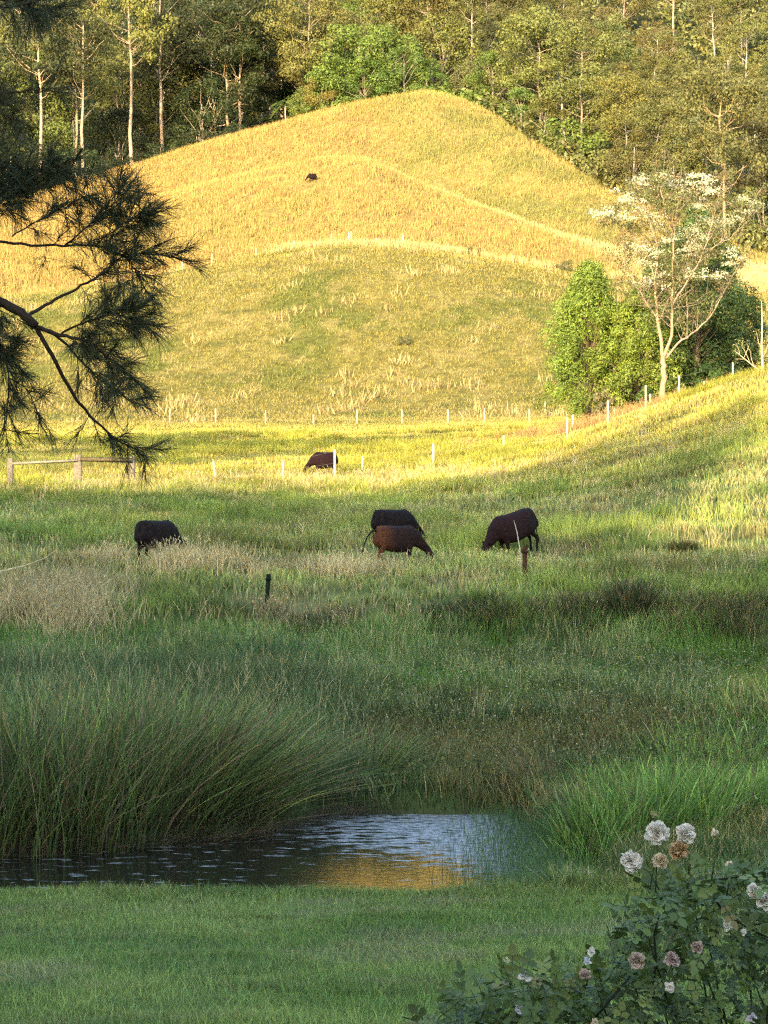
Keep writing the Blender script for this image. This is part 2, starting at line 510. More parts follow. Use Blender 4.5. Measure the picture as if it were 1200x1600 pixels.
# ------------------------------------------------------------------ pond water
def build_pond():
    m, nt, p = new_mat('pond_water')
    tc = nt.nodes.new('ShaderNodeTexCoord')
    mp = nt.nodes.new('ShaderNodeMapping'); mp.inputs['Scale'].default_value = (1.6, 4.2, 1)
    nt.links.new(tc.outputs['Object'], mp.inputs[0])
    n1 = nt.nodes.new('ShaderNodeTexNoise'); n1.inputs['Scale'].default_value = 1.6; n1.inputs['Detail'].default_value = 7; n1.inputs['Roughness'].default_value = .62
    nt.links.new(mp.outputs[0], n1.inputs['Vector'])
    # mat of fine floating weed: more of it towards the far right side of the pond
    at_ = nt.nodes.new('ShaderNodeVertexColor'); at_.layer_name = 'Col'
    add = nt.nodes.new('ShaderNodeMath'); add.operation = 'ADD'
    sp = nt.nodes.new('ShaderNodeSeparateColor')
    nt.links.new(at_.outputs[0], sp.inputs[0])
    nt.links.new(n1.outputs['Fac'], add.inputs[0]); nt.links.new(sp.outputs[0], add.inputs[1])
    rmp = nt.nodes.new('ShaderNodeMapRange'); rmp.inputs['From Min'].default_value = .955; rmp.inputs['From Max'].default_value = 1.01
    nt.links.new(add.outputs[0], rmp.inputs['Value'])
    n2 = nt.nodes.new('ShaderNodeTexNoise'); n2.inputs['Scale'].default_value = 9; n2.inputs['Detail'].default_value = 8; n2.inputs['Roughness'].default_value = .75
    nt.links.new(tc.outputs['Object'], n2.inputs['Vector'])
    cr = nt.nodes.new('ShaderNodeValToRGB')
    cr.color_ramp.elements[0].position = .40; cr.color_ramp.elements[0].color = (.05, .065, .06, 1)
    cr.color_ramp.elements[1].position = .58; cr.color_ramp.elements[1].color = (.46, .47, .47, 1)
    nt.links.new(n2.outputs['Fac'], cr.inputs[0])
    scum = nt.nodes.new('ShaderNodeBsdfPrincipled')
    nt.links.new(cr.outputs[0], scum.inputs['Base Color'])
    scum.inputs['Roughness'].default_value = .55
    p.inputs['Base Color'].default_value = (.018, .018, .012, 1)
    p.inputs['Roughness'].default_value = .03
    p.inputs['IOR'].default_value = 1.55
    p.inputs['Specular IOR Level'].default_value = 1.0
    bp = nt.nodes.new('ShaderNodeBump'); bp.inputs['Strength'].default_value = .22; bp.inputs['Distance'].default_value = .02
    n3 = nt.nodes.new('ShaderNodeTexNoise'); n3.inputs['Scale'].default_value = 5; n3.inputs['Detail'].default_value = 3
    mp2 = nt.nodes.new('ShaderNodeMapping'); mp2.inputs['Scale'].default_value = (1, 2.5, 1)
    nt.links.new(tc.outputs['Object'], mp2.inputs[0]); nt.links.new(mp2.outputs[0], n3.inputs['Vector'])
    nt.links.new(n3.outputs['Fac'], bp.inputs['Height'])
    nt.links.new(bp.outputs[0], p.inputs['Normal'])
    bp2 = nt.nodes.new('ShaderNodeBump'); bp2.inputs['Strength'].default_value = .5; bp2.inputs['Distance'].default_value = .02
    nt.links.new(n2.outputs['Fac'], bp2.inputs['Height']); nt.links.new(bp2.outputs[0], scum.inputs['Normal'])
    mx = nt.nodes.new('ShaderNodeMixShader')
    nt.links.new(rmp.outputs[0], mx.inputs[0]); nt.links.new(p.outputs[0], mx.inputs[1]); nt.links.new(scum.outputs[0], mx.inputs[2])
    nt.links.new(mx.outputs[0], nt.nodes['Material Output'].inputs[0])
    gx = np.linspace(-15, 3.4, 90); gy = np.linspace(24.6, 34.2, 60)
    X_, Y_ = np.meshgrid(gx, gy, indexing='ij')
    V = np.stack([X_.ravel(), Y_.ravel(), np.zeros(X_.size)], 1)
    n, k = X_.shape
    i = np.arange(n - 1)[:, None] * k; j = np.arange(k - 1)[None]
    Q = np.stack([i + j, i + k + j, i + k + j + 1, i + j + 1], -1).reshape(-1, 4)
    px = 600 + F * V[:, 0] / V[:, 1]
    wgt = .34 + .20 * sstep(V[:, 1] + .004 * (px - 700), 26.9, 30.4) * sstep(px, 350, 640) + .10 * sstep(px, 640, 760)
    wgt = wgt + .03 * sstep(px, 500, 200)
    wgt = wgt - .035 * np.exp(-((px - 600) / 130) ** 2) * sstep(V[:, 1], 30.5, 27.0)
    wgt = wgt + .05 * (fbm(V[:, 0] * 1.4, V[:, 1] * 3.0, 140) - .5)
    c = np.stack([wgt] * 3, 1)
    o = link('pond_water', make_mesh('pond_water', V, Q, c, True), m)
    tag(o, kind='structure')
build_pond()

# ------------------------------------------------------------------ grasses (stuff)
def scatter(n, d0, d1, p=1.0, X0=-260, X1=1460):
    """random ground points in the wedge the photo looks into, and some way beyond its sides"""
    t = rng.random(n)
    d = (d0 ** (p + 1) + t * (d1 ** (p + 1) - d0 ** (p + 1))) ** (1 / (p + 1))
    X = rng.uniform(X0, X1, n)
    x = (X - 600) / F * d
    # a strip beyond each side of the wedge, so that the cover goes on when the viewer steps aside
    M = 4.5
    wm = (X1 - X0) / F * float(np.mean(d))
    for side, on in ((-1, X0 <= -100), (1, X1 >= 1300)):
        m = int(n * .55 * M / wm)
        if not on or d0 > 60 or m < 1: continue
        q = p if p > .3 else .3
        t = rng.random(m)
        d2 = (d0 ** q + t * (d1 ** q - d0 ** q)) ** (1 / q)
        e = rng.uniform(0, M, m)
        x2 = ((X0 if side < 0 else X1) - 600) / F * d2 + side * e
        x = np.concatenate([x, x2]); d = np.concatenate([d, d2]); X = np.concatenate([X, 600 + F * x2 / d2])
    return x, d, X

def stuff(name, V, T, Cc, label, cat, mat=None):
    o = link(name, make_mesh(name, V, T, Cc), mat or M_grass)
    tag(o, label, cat, kind='stuff')
    return o

def vary(col, amt, n):
    k = rng.normal(1, amt, (n, 1)); h = rng.normal(0, amt * .35, (n, 1))
    return np.clip(col * k * np.concatenate([1 + h, np.ones((n, 1)), 1 - h], 1), .004, 1)

def tufted(x, y, k, spread):
    """turn tuft centres into k blades each"""
    n = len(x)
    xx = np.repeat(x, k) + rng.normal(0, 1, n * k) * np.repeat(np.broadcast_to(spread, n), k)
    yy = np.repeat(y, k) + rng.normal(0, 1, n * k) * np.repeat(np.broadcast_to(spread, n), k)
    return xx, yy

def grow(x, y, h, w, lean_amt, tipmul=(1.15, 1.12, 1.0), basemul=.6, cvar=.24, segs=2, wind=(0, 0), col=None, straw=0.0):
    n = len(x)
    z = terrain_z(x, y) - .03
    c = ground_col(x, y) if col is None else col
    c = vary(c, cvar, n)
    c = c * (1 + (.95 * (y > 30) + .25) * (fbm(x / 2.6, y / 2.2, 111) - .5) * (y < 160))[:, None]
    if straw:
        k = rng.random(n) < straw * 2 * fbm(x / 1.7, y / 1.7, 77)
        c[k] = np.array([.50, .42, .22]) * rng.uniform(.6, 1.3, (k.sum(), 1))
    lean = rng.normal(0, 1, (n, 2)) * (lean_amt * h)[:, None] + np.array([wind]) * h[:, None]
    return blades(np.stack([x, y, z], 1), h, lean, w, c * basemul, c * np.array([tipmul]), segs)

def build_lawn():
    x, y, X = scatter(430000, 7.5, 25.75, .5, -120, 1320)
    hh = .035 + .05 * fbm(x * 1.5, y * 1.5, 41) + .02 * rng.random(len(x)) + .05 * (fbm(x * .8, y * .8, 44) > .62) * rng.random(len(x))
    edge = sstep(y, 24.6, 25.6)
    hh = hh * (1 + 1.0 * edge * rng.random(len(x)))
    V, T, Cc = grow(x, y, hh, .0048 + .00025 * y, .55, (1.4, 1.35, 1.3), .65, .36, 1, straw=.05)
    # longer seeding blades
    x, y, X = scatter(30000, 9, 25.6, .6, -120, 1320)
    c = ground_col(x, y) * 1.5
    V2, T2, C2 = grow(x, y, rng.uniform(.09, .17, len(x)), np.full(len(x), .006), .4, (1.3, 1.3, 1.3), .8, .2, 2, col=c)
    stuff('lawn_grass', np.vstack([V, V2]), np.vstack([T, T2 + len(V)]), np.vstack([Cc, C2]),
          'short mown green lawn between the rose bush and the pond', 'grass')
build_lawn()

def build_bank_grass():
    x, y, X = scatter(60000, 25.4, 34, 1, 860, 1500)
    ok = pond_sd(x, y) > .05; x, y = x[ok], y[ok]; n = len(x)
    a = grow(x, y, rng.uniform(.08, .34, n) * (.5 + fbm(x, y, 98)), np.full(n, .011), .35, (1.4, 1.35, 1.2), .6, .3, 2, straw=.15)
    x, y, X = scatter(9000, 25.0, 26.0, 1, -160, 1400)
    n = len(x)
    b = grow(x, y, rng.uniform(.03, .16, n) * fbm(x * 2, y, 99) * 1.5, np.full(n, .009), .45, (1.4, 1.35, 1.2), .7, .3, 2, straw=.1)
    V = np.vstack([a[0], b[0]]); T = np.vstack([a[1], b[1] + len(a[0])]); Cc = np.vstack([a[2], b[2]])
    stuff('bank_grass', V, T, Cc, 'rough uncut grass along the lip of the lawn and under the right bank reeds', 'grass')
build_bank_grass()

def on_bank(x, y):
    return pond_sd(x, y) > .05

def build_marsh():
    parts = []
    # weedy marsh growth behind the pond
    x, y, X = scatter(9500, 31.0, 46.5, 1.0, -200, 1450)
    k = 14
    x, y = tufted(x, y, k, .14)
    ok = on_bank(x, y); x, y = x[ok], y[ok]
    X = 600 + F * x / y
    n = len(x)
    nn = fbm(x * .7, y * .7, 51)
    col = np.where((nn > .52)[:, None], np.array([[.13, .145, .05]]), np.array([[.08, .145, .045]]))
    col = col + (np.array([[.055, .02, .01]]) * (rng.random((n, 1)) < .3))
    h = .18 + .32 * fbm(x * .5, y * .5, 52) + .12 * rng.random(n)
    h = h * (1 - .4 * sstep(y, 40, 44))
    parts.append(grow(x, y, h, .010 + .010 * rng.random(n), .28, (1.5, 1.4, 1.3), .6, .3, 2, col=col, straw=.08))
    # bright sedge band in front of the bank
    x, y, X = scatter(90000, 38.5, 46.8, 1.0, -200, 1450)
    X = 600 + F * x / y
    keep = rng.random(len(x)) < sstep(y + X * .0022 - 4 * (fbm(x * .3, y * .3, 55) - .5), 40.6, 42.4)
    x, y = x[keep], y[keep]; n = len(x)
    t = fbm(x * .6, y * .6, 56)[:, None]
    col = np.array([[.075, .17, .035]]) * (1 - t) + np.array([[.14, .25, .05]]) * t
    parts.append(grow(x, y, rng.uniform(.22, .58, n), .010 + .010 * rng.random(n), .2, (1.4, 1.35, 1.1), .5, .34, 2, col=col))
    # taller dark sedge mixed through the left half
    x, y, X = scatter(7000, 33.5, 46.0, 1.0, -200, 640)
    x, y = tufted(x, y, 11, .16)
    X = 600 + F * x / y
    ok = rng.random(len(x)) < sstep(X, 640, 380); x, y = x[ok], y[ok]; n = len(x)
    t = rng.random((n, 1))
    col = np.array([[.06, .105, .045]]) * (1 - t) + np.array([[.13, .19, .07]]) * t
    parts.append(grow(x, y, rng.uniform(.35, .95, n) * (1 - .35 * sstep(y, 41, 45)), .012 + .008 * rng.random(n), .26, (1.4, 1.35, 1.2), .6, .3, 3, col=col, straw=.12))
    # mixed taller green tufts breaking up the sedge
    x, y, X = scatter(2600, 38.0, 46.5, 1.0, 250, 1450)
    ok = fbm(x * .9, y * .5, 97) > .45; x, y = x[ok], y[ok]
    x, y = tufted(x, y, 26, .12); n = len(x)
    c0 = np.repeat(np.where(rng.random((n // 26, 1)) < .5, np.array([[.07, .12, .04]]), np.array([[.19, .25, .09]])), 26, 0)
    parts.append(grow(x, y, rng.uniform(.3, .75, n), .012 + .008 * rng.random(n), .25, (1.4, 1.35, 1.2), .6, .3, 2, col=c0, straw=.10))
    # leafy herbs: small cards, plus pale seed and flower heads
    x, y, X = scatter(26000, 32.5, 43.5, 1.0, 300, 1300)
    ok = on_bank(x, y) & (fbm(x * .5, y * .5, 57) > .35); x, y = x[ok], y[ok]; n = len(x)
    z = terrain_z(x, y) + rng.uniform(.05, .55, n)
    N = rand_dirs(n, .6)
    c = vary(np.tile([[.12, .145, .045]], (n, 1)), .3, n)
    parts.append(cards(np.stack([x, y, z], 1), N, rng.uniform(.04, .09, n), .4, c))
    x, y, X = scatter(7000, 33.5, 44.5, 1.0, 380, 1180)
    ok = on_bank(x, y) & (rng.random(len(x)) < sstep(y, 35, 40) * .7 + .12); x, y = x[ok], y[ok]; n = len(x)
    z = terrain_z(x, y) + rng.uniform(.38, .62, n)
    c = vary(np.tile([[.40, .38, .26]], (n, 1)), .2, n)
    yl = rng.random(n) < .12
    c[yl] = [.55, .48, .08]
    parts.append(cards(np.stack([x, y, z], 1), rand_dirs(n, 0), rng.uniform(.018, .04, n), .7, c))
    join_stuff('marsh_weeds', parts, 'knee-high tangle of marsh weeds and sedge with tiny pale flower heads behind the pond', 'weeds')

def join_stuff(name, parts, label, cat, mat=None):
    Vs, Ts, Cs = [], [], []; n = 0
    for V, T, c in parts:
        Vs.append(V); Ts.append(T + n); Cs.append(c); n += len(V)
    return stuff(name, np.vstack(Vs), np.vstack(Ts), np.vstack(Cs), label, cat, mat)
build_marsh()

def build_meadow():
    parts = []
    x, y, X = scatter(24000, 46.5, 178, .35)
    k = 16
    spread = .10 + .0022 * y
    x, y = tufted(x, y, k, spread)
    n = len(x)
    hn = fbm(x / 2.2, y / 2.2, 61)
    h = (.10 + .34 * hn + .10 * rng.random(n)) * (1 - .35 * sstep(y, 95, 120))
    wd = (.007 + .00028 * y) * rng.uniform(.6, 1.4, n)
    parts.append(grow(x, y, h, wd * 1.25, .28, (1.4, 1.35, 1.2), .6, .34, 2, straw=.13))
    # ranker tussocks
    x, y, X = scatter(3600, 47, 150, -.3)
    ok = fbm(x / 6, y / 6, 63) > .5; x, y = x[ok], y[ok]
    c0 = ground_col(x, y)
    k = 60
    c = np.repeat(c0 * np.where(rng.random((len(x), 1)) < .4, np.array([[1.0, 1.1, .8]]), np.array([[.65, .75, .55]])), k, 0)
    x, y = tufted(x, y, k, .16 + .0012 * y); n = len(x)
    parts.append(grow(x, y, rng.uniform(.3, .62, n), (.008 + .0002 * y), .34, (1.4, 1.35, 1.2), .55, .2, 2, col=c))
    join_stuff('meadow_grass', parts, 'rough green pasture grass of the valley floor, sunlit towards the hill', 'grass')

    # straw coloured seeding grass in patches
    parts = []
    P = [  # X, d, spread x(m), spread d(m), tufts, height, kind
        (70, 48.2, .75, 1.0, 95, .8, 1), (125, 47.2, .5, .6, 60, .85, 1), (10, 50.5, .6, 1.2, 40, .6, 0), (120, 49.5, .5, .8, 40, .95, 1),
        (275, 53.8, .42, .5, 44, .8, 0), (325, 54.5, .45, .5, 40, .7, 0), (455, 54.5, .7, .6, 34, .5, 1), (525, 53.5, .35, .4, 24, .7, 0),
        (600, 53.8, .6, .4, 22, .5, 1), (165, 56, .5, .8, 26, .6, 0), (840, 55, .9, .8, 14, .45, 0), (370, 48.5, 1.0, .8, 14, .5, 0),
        (1010, 50, 1.2, 1.4, 26, .5, 1), (550, 46.8, .9, .5, 30, .5, 1), (1180, 31, .6, 1.2, 40, .5, 1), (20, 42, .8, 1, 30, .5, 1),
        (700, 88, 8, 6, 70, .45, 0), (420, 88, 6, 5, 130, .6, 0), (150, 86, 5, 4, 90, .6, 0), (560, 94, 5, 4, 80, .5, 0), (300, 95, 7, 4, 60, .4, 0),
        (945, 123, 2.6, 4, 190, .75, 2), (1010, 104, 5, 7, 60, .4, 0), (1120, 80, 5, 10, 80, .35, 0), (1150, 62, 3, 5, 30, .35, 0)]
    for X, d, sx, sy, nt_, hh, kd in P:
        x = (X - 600) / F * d + rng.normal(0, sx, nt_); y = d + rng.normal(0, sy, nt_)
        k = 22
        x, y = tufted(x, y, k, .13 + .001 * d); n = len(x)
        base = np.array([[.58, .47, .24]]) if kd == 0 else np.array([[.46, .38, .20]]) if kd == 1 else np.array([[.50, .30, .12]])
        col = np.tile(base, (n, 1))
        h = hh * rng.uniform(.35, 1.1, n)
        parts.append(grow(x, y, h, .006 + .00022 * y, .33, (1.25, 1.2, 1.15), .7, .25, 2, col=col))
        # seed heads
        m = n // 6
        ii = rng.choice(n, m, False)
        zz = terrain_z(x[ii], y[ii]) + h[ii] * .95
        cc = vary(np.tile(base * 1.1, (m, 1)), .2, m)
        parts.append(cards(np.stack([x[ii] + rng.normal(0, .05, m), y[ii], zz], 1), rand_dirs(m), .09 + .0004 * y[ii], .22, cc, hang=2.5))
    join_stuff('dry_grass', parts, 'straw and brown coloured seeding grass standing in patches over the pasture', 'grass')

    # tall fresh grass catching the sun beside the right cow
    parts = []
    for X, d, sx, sy, nt_, hh in [(752, 58.5, .45, .7, 46, .95), (800, 60, .3, .5, 26, 1.1), (890, 62, .9, .9, 60, .75), (740, 59, .6, .5, 24, .7), (1000, 63, 2.2, 1, 60, .6)]:
        x = (X - 600) / F * d + rng.normal(0, sx, nt_); y = d + rng.normal(0, sy, nt_)
        x, y = tufted(x, y, 14, .12); n = len(x)
        parts.append(grow(x, y, hh * rng.uniform(.5, 1.05, n), np.full(n, .022), .16, (1.3, 1.25, 1.1), .7, .15, 2, col=np.tile([[.30, .36, .08]], (n, 1))))
    join_stuff('tall_grass', parts, 'tall pale green grass glowing in the sun around the right hand cow', 'grass')
build_meadow()

def build_bank():
    # matted dark sedge and dead thatch hanging over the earth bank
    parts = []
    x, y, X = scatter(1300, 46.1, 47.9, 1, 420, 1460)
    ok = (fbm(x * .5, y * .9, 91) > .45); x, y = x[ok], y[ok]
    c0 = np.where(rng.random((len(x), 1)) < .4, np.array([[.24, .19, .11]]), np.array([[.10, .14, .05]]))
    k = 22
    c = np.repeat(c0, k, 0)
    x, y = tufted(x, y, k, .12); n = len(x)
    parts.append(grow(x, y, rng.uniform(.10, .36, n), np.full(n, .014), .55, (1.6, 1.5, 1.4), .75, .4, 2, wind=(0, -.5), col=c))
    join_stuff('bank_sedge', parts, 'dark matted sedge and brown thatch hanging over the low earth bank', 'sedge')
build_bank()

def build_hill_grass():
    dd = np.linspace(262, 372, 400)
    D_COW = float(dd[np.argmin(np.abs(800 - (terrain_z(-.0314 * dd, dd) - ZC) / dd * F - 284))])
    parts = []
    # lower knoll: short grazed cover and pale tussocks
    x, y, X = scatter(190000, 168, 256, .8)
    n = len(x)
    parts.append(grow(x, y, rng.uniform(.10, .38, n) * (.6 + .8 * fbm(x / 5, y / 5, 71)), rng.uniform(.06, .14, n), .4, (1.2, 1.15, 1.05), .85, .10, 1))
    x, y, X = scatter(900, 176, 262, .8)
    ok = rng.random(len(x)) < .10 + .9 * sstep(fbm(x / 11, y / 11, 72) + .25 * sstep(y, 225, 250) * sstep(X, 450, 600), .55, .8)
    x, y = x[ok], y[ok]
    x, y = tufted(x, y, 26, .55); n = len(x)
    parts.append(grow(x, y, rng.uniform(.35, 1.1, n), rng.uniform(.08, .18, n), .3, (1.2, 1.15, 1.1), .7, .2, 1, col=np.tile([[.50, .39, .17]], (n, 1))))
    # crest belt of tall straw
    x, y, X = scatter(1500, 249, 260, 1, 440, 1100)
    x, y = tufted(x, y, 18, .7); n = len(x)
    parts.append(grow(x, y, rng.uniform(.5, 1.4, n), rng.uniform(.08, .2, n), .25, (1.2, 1.15, 1.1), .7, .2, 1, col=np.tile([[.56, .42, .17]], (n, 1))))
    join_stuff('knoll_grass', parts, 'olive green grazed grass with pale tussocks covering the knoll below the golden hill', 'grass')
    parts = []
    x, y, X = scatter(42000, 256, 392, .7)
    de = np.interp(X, XS, DE)
    ok = (y < de + 6); x, y = x[ok], y[ok]
    x, y = tufted(x, y, 9, .35); n = len(x)
    h = rng.uniform(.30, 1.1, n) * (.5 + .8 * fbm(x / 6, y / 6, 73))
    h = h * (1 - .7 * np.exp(-((x / y + .0314) / .007) ** 2 - ((y - D_COW + 1.5) / 4.0) ** 2))
    parts.append(grow(x, y, h, rng.uniform(.06, .14, n), .24, (1.15, 1.12, 1.05), .72, .15, 1))
    join_stuff('hill_grass', parts, 'tall golden dry grass covering the upper hill up to the forest edge', 'grass')
build_hill_grass()

# ------------------------------------------------------------------ rush and reed clumps
def rush_clump(name, X, d, rad, n, h, lean, col0, col1, label, group, cat='rushes', dead=.2, wd=.0075, droop=.0, sx=1.0):
    cx = (X - 600) / F * d
    cz = float(terrain_z(cx, d, False))
    r = rad * np.sqrt(rng.random(n)); a = rng.uniform(0, 2 * np.pi, n)
    x = r * np.cos(a) * sx; y = r * np.sin(a)
    z = terrain_z(cx + x, d + y) - cz
    z = np.maximum(z, -.25)
    H = h * rng.uniform(.35, 1.05, n)
    L = np.stack([lean[0] + .38 * x / rad + rng.normal(0, .27, n), lean[1] + .3 * y / rad + rng.normal(0, .25, n)], 1) * H[:, None]
    q = np.sqrt(np.clip(1 - (np.linalg.norm(L, axis=1) / H / 1.25) ** 2, .12, 1))
    t = rng.random((n, 1)) ** 1.5
    c0 = np.array([col0]) * (1 - t) + np.array([col1]) * t * 1.15
    dd = rng.random(n) < dead
    c0[dd] = np.array([.24, .17, .09]) * rng.uniform(.5, 1.3, (dd.sum(), 1))
    c0 = vary(c0, .32, n)
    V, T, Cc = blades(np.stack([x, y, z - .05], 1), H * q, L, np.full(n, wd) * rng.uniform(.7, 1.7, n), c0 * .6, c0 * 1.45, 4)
    V2 = None
    me = make_mesh(name, V, T, Cc)
    o = link(name, me, M_grass, loc=(cx, d, cz))
    tag(o, label, cat, group)
    return o
G_R = 'dark rush clumps along the left bank of the pond'
rd, rb = (.05, .085, .025), (.19, .26, .07)
RL = [(-60, 29.7, 1.0, 2200, 1.9, (.05, 0), 'tall dark green rush clump at the left edge of the photo on the pond bank'),
      (50, 30.0, 1.0, 2500, 1.85, (.0, 0), 'upright dark rush clump above the dark water left of the leaning rushes'),
      (10, 33.6, 1.2, 2200, 1.7, (.0, .05), 'dense rush clump standing behind the leftmost pond bank rushes'),
      (140, 30.3, 1.0, 2600, 1.95, (.12, -.05), 'dark green rush clump beginning to lean right over the pond'),
      (170, 34.0, 1.2, 2300, 1.7, (.1, .05), 'upright rush clump in the second row behind the leaning rushes'),
      (255, 31.2, .9, 2800, 1.85, (.33, -.1), 'large rush clump fanning out to the right over the water'),
      (330, 34.0, 1.1, 2200, 1.4, (.2, 0), 'mid green rush clump behind the large fanning one'),
      (345, 31.8, .8, 2400, 1.75, (.60, -.12), 'long rush clump bent low to the right with brown dead stems at its foot'),
      (420, 33.2, .7, 1500, 1.25, (.55, -.05), 'rightmost rush clump of the left bank, its stems reaching over the bright water')]
for X, d, rad, n, h, ln, lb in RL:
    rush_clump('rush_clump', X, d, rad, int(n * .45), h * 1.12, ln, rd, rb, lb, G_R, dead=.28, wd=.013)
rush_clump('rush_clump', 590, 34.2, .35, 600, 1.15, (.5, 0), rd, rb, 'separate small rush clump fanning right on the far bank behind the bright water', G_R, dead=.25)
rush_clump('rush_clump', 500, 34.6, .4, 500, .85, (.45, 0), rd, rb, 'low rush clump between the left bank rushes and the small separate one', G_R, dead=.35)
rush_clump('rush_clump', 835, 33.4, .3, 260, 1.0, (-.45, .1), (.10, .12, .03), (.18, .17, .05), 'thin yellowing rush clump leaning left beside the bright green reeds', G_R, dead=.5)
rush_clump('rush_clump', 430, 43.5, .7, 900, 1.0, (.05, 0), (.04, .09, .03), (.06, .12, .035), 'dark upright rush clump in the marsh behind the leaning rushes', G_R, dead=.1, wd=.011)
G_B = 'bright green reed clumps on the right bank of the pond'
for X, d, rad, n, h, lb in [(905, 28.4, .45, 900, 1.0, 'bright green reed clump where the right bank meets the water'),
                            (960, 29.0, .6, 1500, 1.3, 'tall bright green reeds directly behind the leftmost white rose'),
                            (1040, 29.6, .7, 1700, 1.4, 'thick bright green reeds behind the top white roses'),
                            (1130, 30.6, .7, 1500, 1.35, 'bright green reeds right of the top white roses'),
                            (1230, 31.5, .8, 1500, 1.4, 'bright green reed clump at the right edge of the photo'),
                            (1330, 31.8, .8, 1500, 1.35, 'bright green reed clump beyond the right edge of the photo'),
                            (1000, 32.8, .8, 1300, 1.2, 'second row of bright reeds behind the reeds on the right bank'),
                            (1130, 35.5, 1.2, 1600, 1.3, 'yellow green reed patch farther back on the right'),
                            (1210, 38.5, 1.2, 1600, 1.3, 'farthest bright reed patch at the right below the bank')]:
    rush_clump('reed_clump', X, d, rad * 1.15, int(n * .5), h * (.80 if d < 31 else .62), (.02, 0), (.08, .17, .03), (.24, .36, .08), lb, G_B, 'reeds', dead=.10, wd=.013)
# thin water grass standing in the shallows at the near right of the pond
def build_water_grass():
    n = 8500
    X = rng.normal(845, 60, n); d = rng.uniform(26.0, 33.0, n)
    x = (X - 600) / F * d
    z = np.maximum(terrain_z(x, d), -.05)
    h = rng.uniform(.08, .42, n)
    c = vary(np.tile([[.10, .18, .06]], (n, 1)), .25, n)
    p1 = blades(np.stack([x, d, z], 1), h, rng.normal(0, .25, (n, 2)) * h[:, None], np.full(n, .006), c * .7, c * 1.2, 2)
    n = 2600
    X = rng.uniform(350, 900, n); d = rng.uniform(25.5, 26.1, n); x = (X - 600) / F * d
    z = terrain_z(x, d); h = rng.uniform(.06, .3, n) * sstep(X, 450, 850)
    c = vary(np.tile([[.11, .17, .05]], (n, 1)), .25, n)
    p2 = blades(np.stack([x, d, z], 1), h, rng.normal(0, .3, (n, 2)) * h[:, None], np.full(n, .006), c * .7, c * 1.2, 2)
    # broken brown stems lying at the water's edge under the rushes
    n = 2600
    X = rng.uniform(-60, 560, n); x = (X - 600) / F * 30.5
    far = np.interp(x, [-12, -5.2, -3.4, -1.6, -.9, .5, 2.0], [29.0, 29.2, 30.0, 31.2, 33.0, 33.2, 33.0])
    y = far + rng.normal(.15, .35, n); z = np.maximum(terrain_z(x, y), 0) + .02
    h = rng.uniform(.02, .3, n)
    c = vary(np.tile([[.19, .14, .09]], (n, 1)), .35, n)
    ln = np.stack([rng.normal(.45, .4, n), rng.normal(-.2, .25, n)], 1)
    p3 = blades(np.stack([x, y, z], 1), h, ln, np.full(n, .008), c * .7, c * 1.3, 3)
    join_stuff('water_grass', [p1, p2, p3], 'thin green grass and broken brown stems standing along the edge of the pond', 'grass')
build_water_grass()
# dark tussocks along the bank
G_T = 'dark tussocks on the earth bank'
for X, d, rad, h, lb in [(985, 47.2, .42, .75, 'largest dark sedge tussock on the bank, below and right of the rusty stake'),
                         (1165, 46.6, .55, .6, 'low dark tussock on the bank at the right edge'),
                         (1068, 56, .25, .55, 'small dark tussock alone in the pasture above the bank at the right'),
                         (910, 47.0, .5, .45, 'matted dark tussock left of the largest one'),
                         (700, 46.8, .6, .45, 'matted dark tussock on the bank left of the rusty stake'),
                         (490, 46.6, .5, .6, 'brownish dark tussock at the left end of the bank'),
                         (760, 47.2, .5, .4, 'dark tussock spreading just below the rusty stake')]:
    rush_clump('tussock', X, d, rad, 1500, h, (0, -.15), (.035, .05, .02), (.07, .10, .03), lb, G_T, 'tussock', dead=.25, wd=.013)

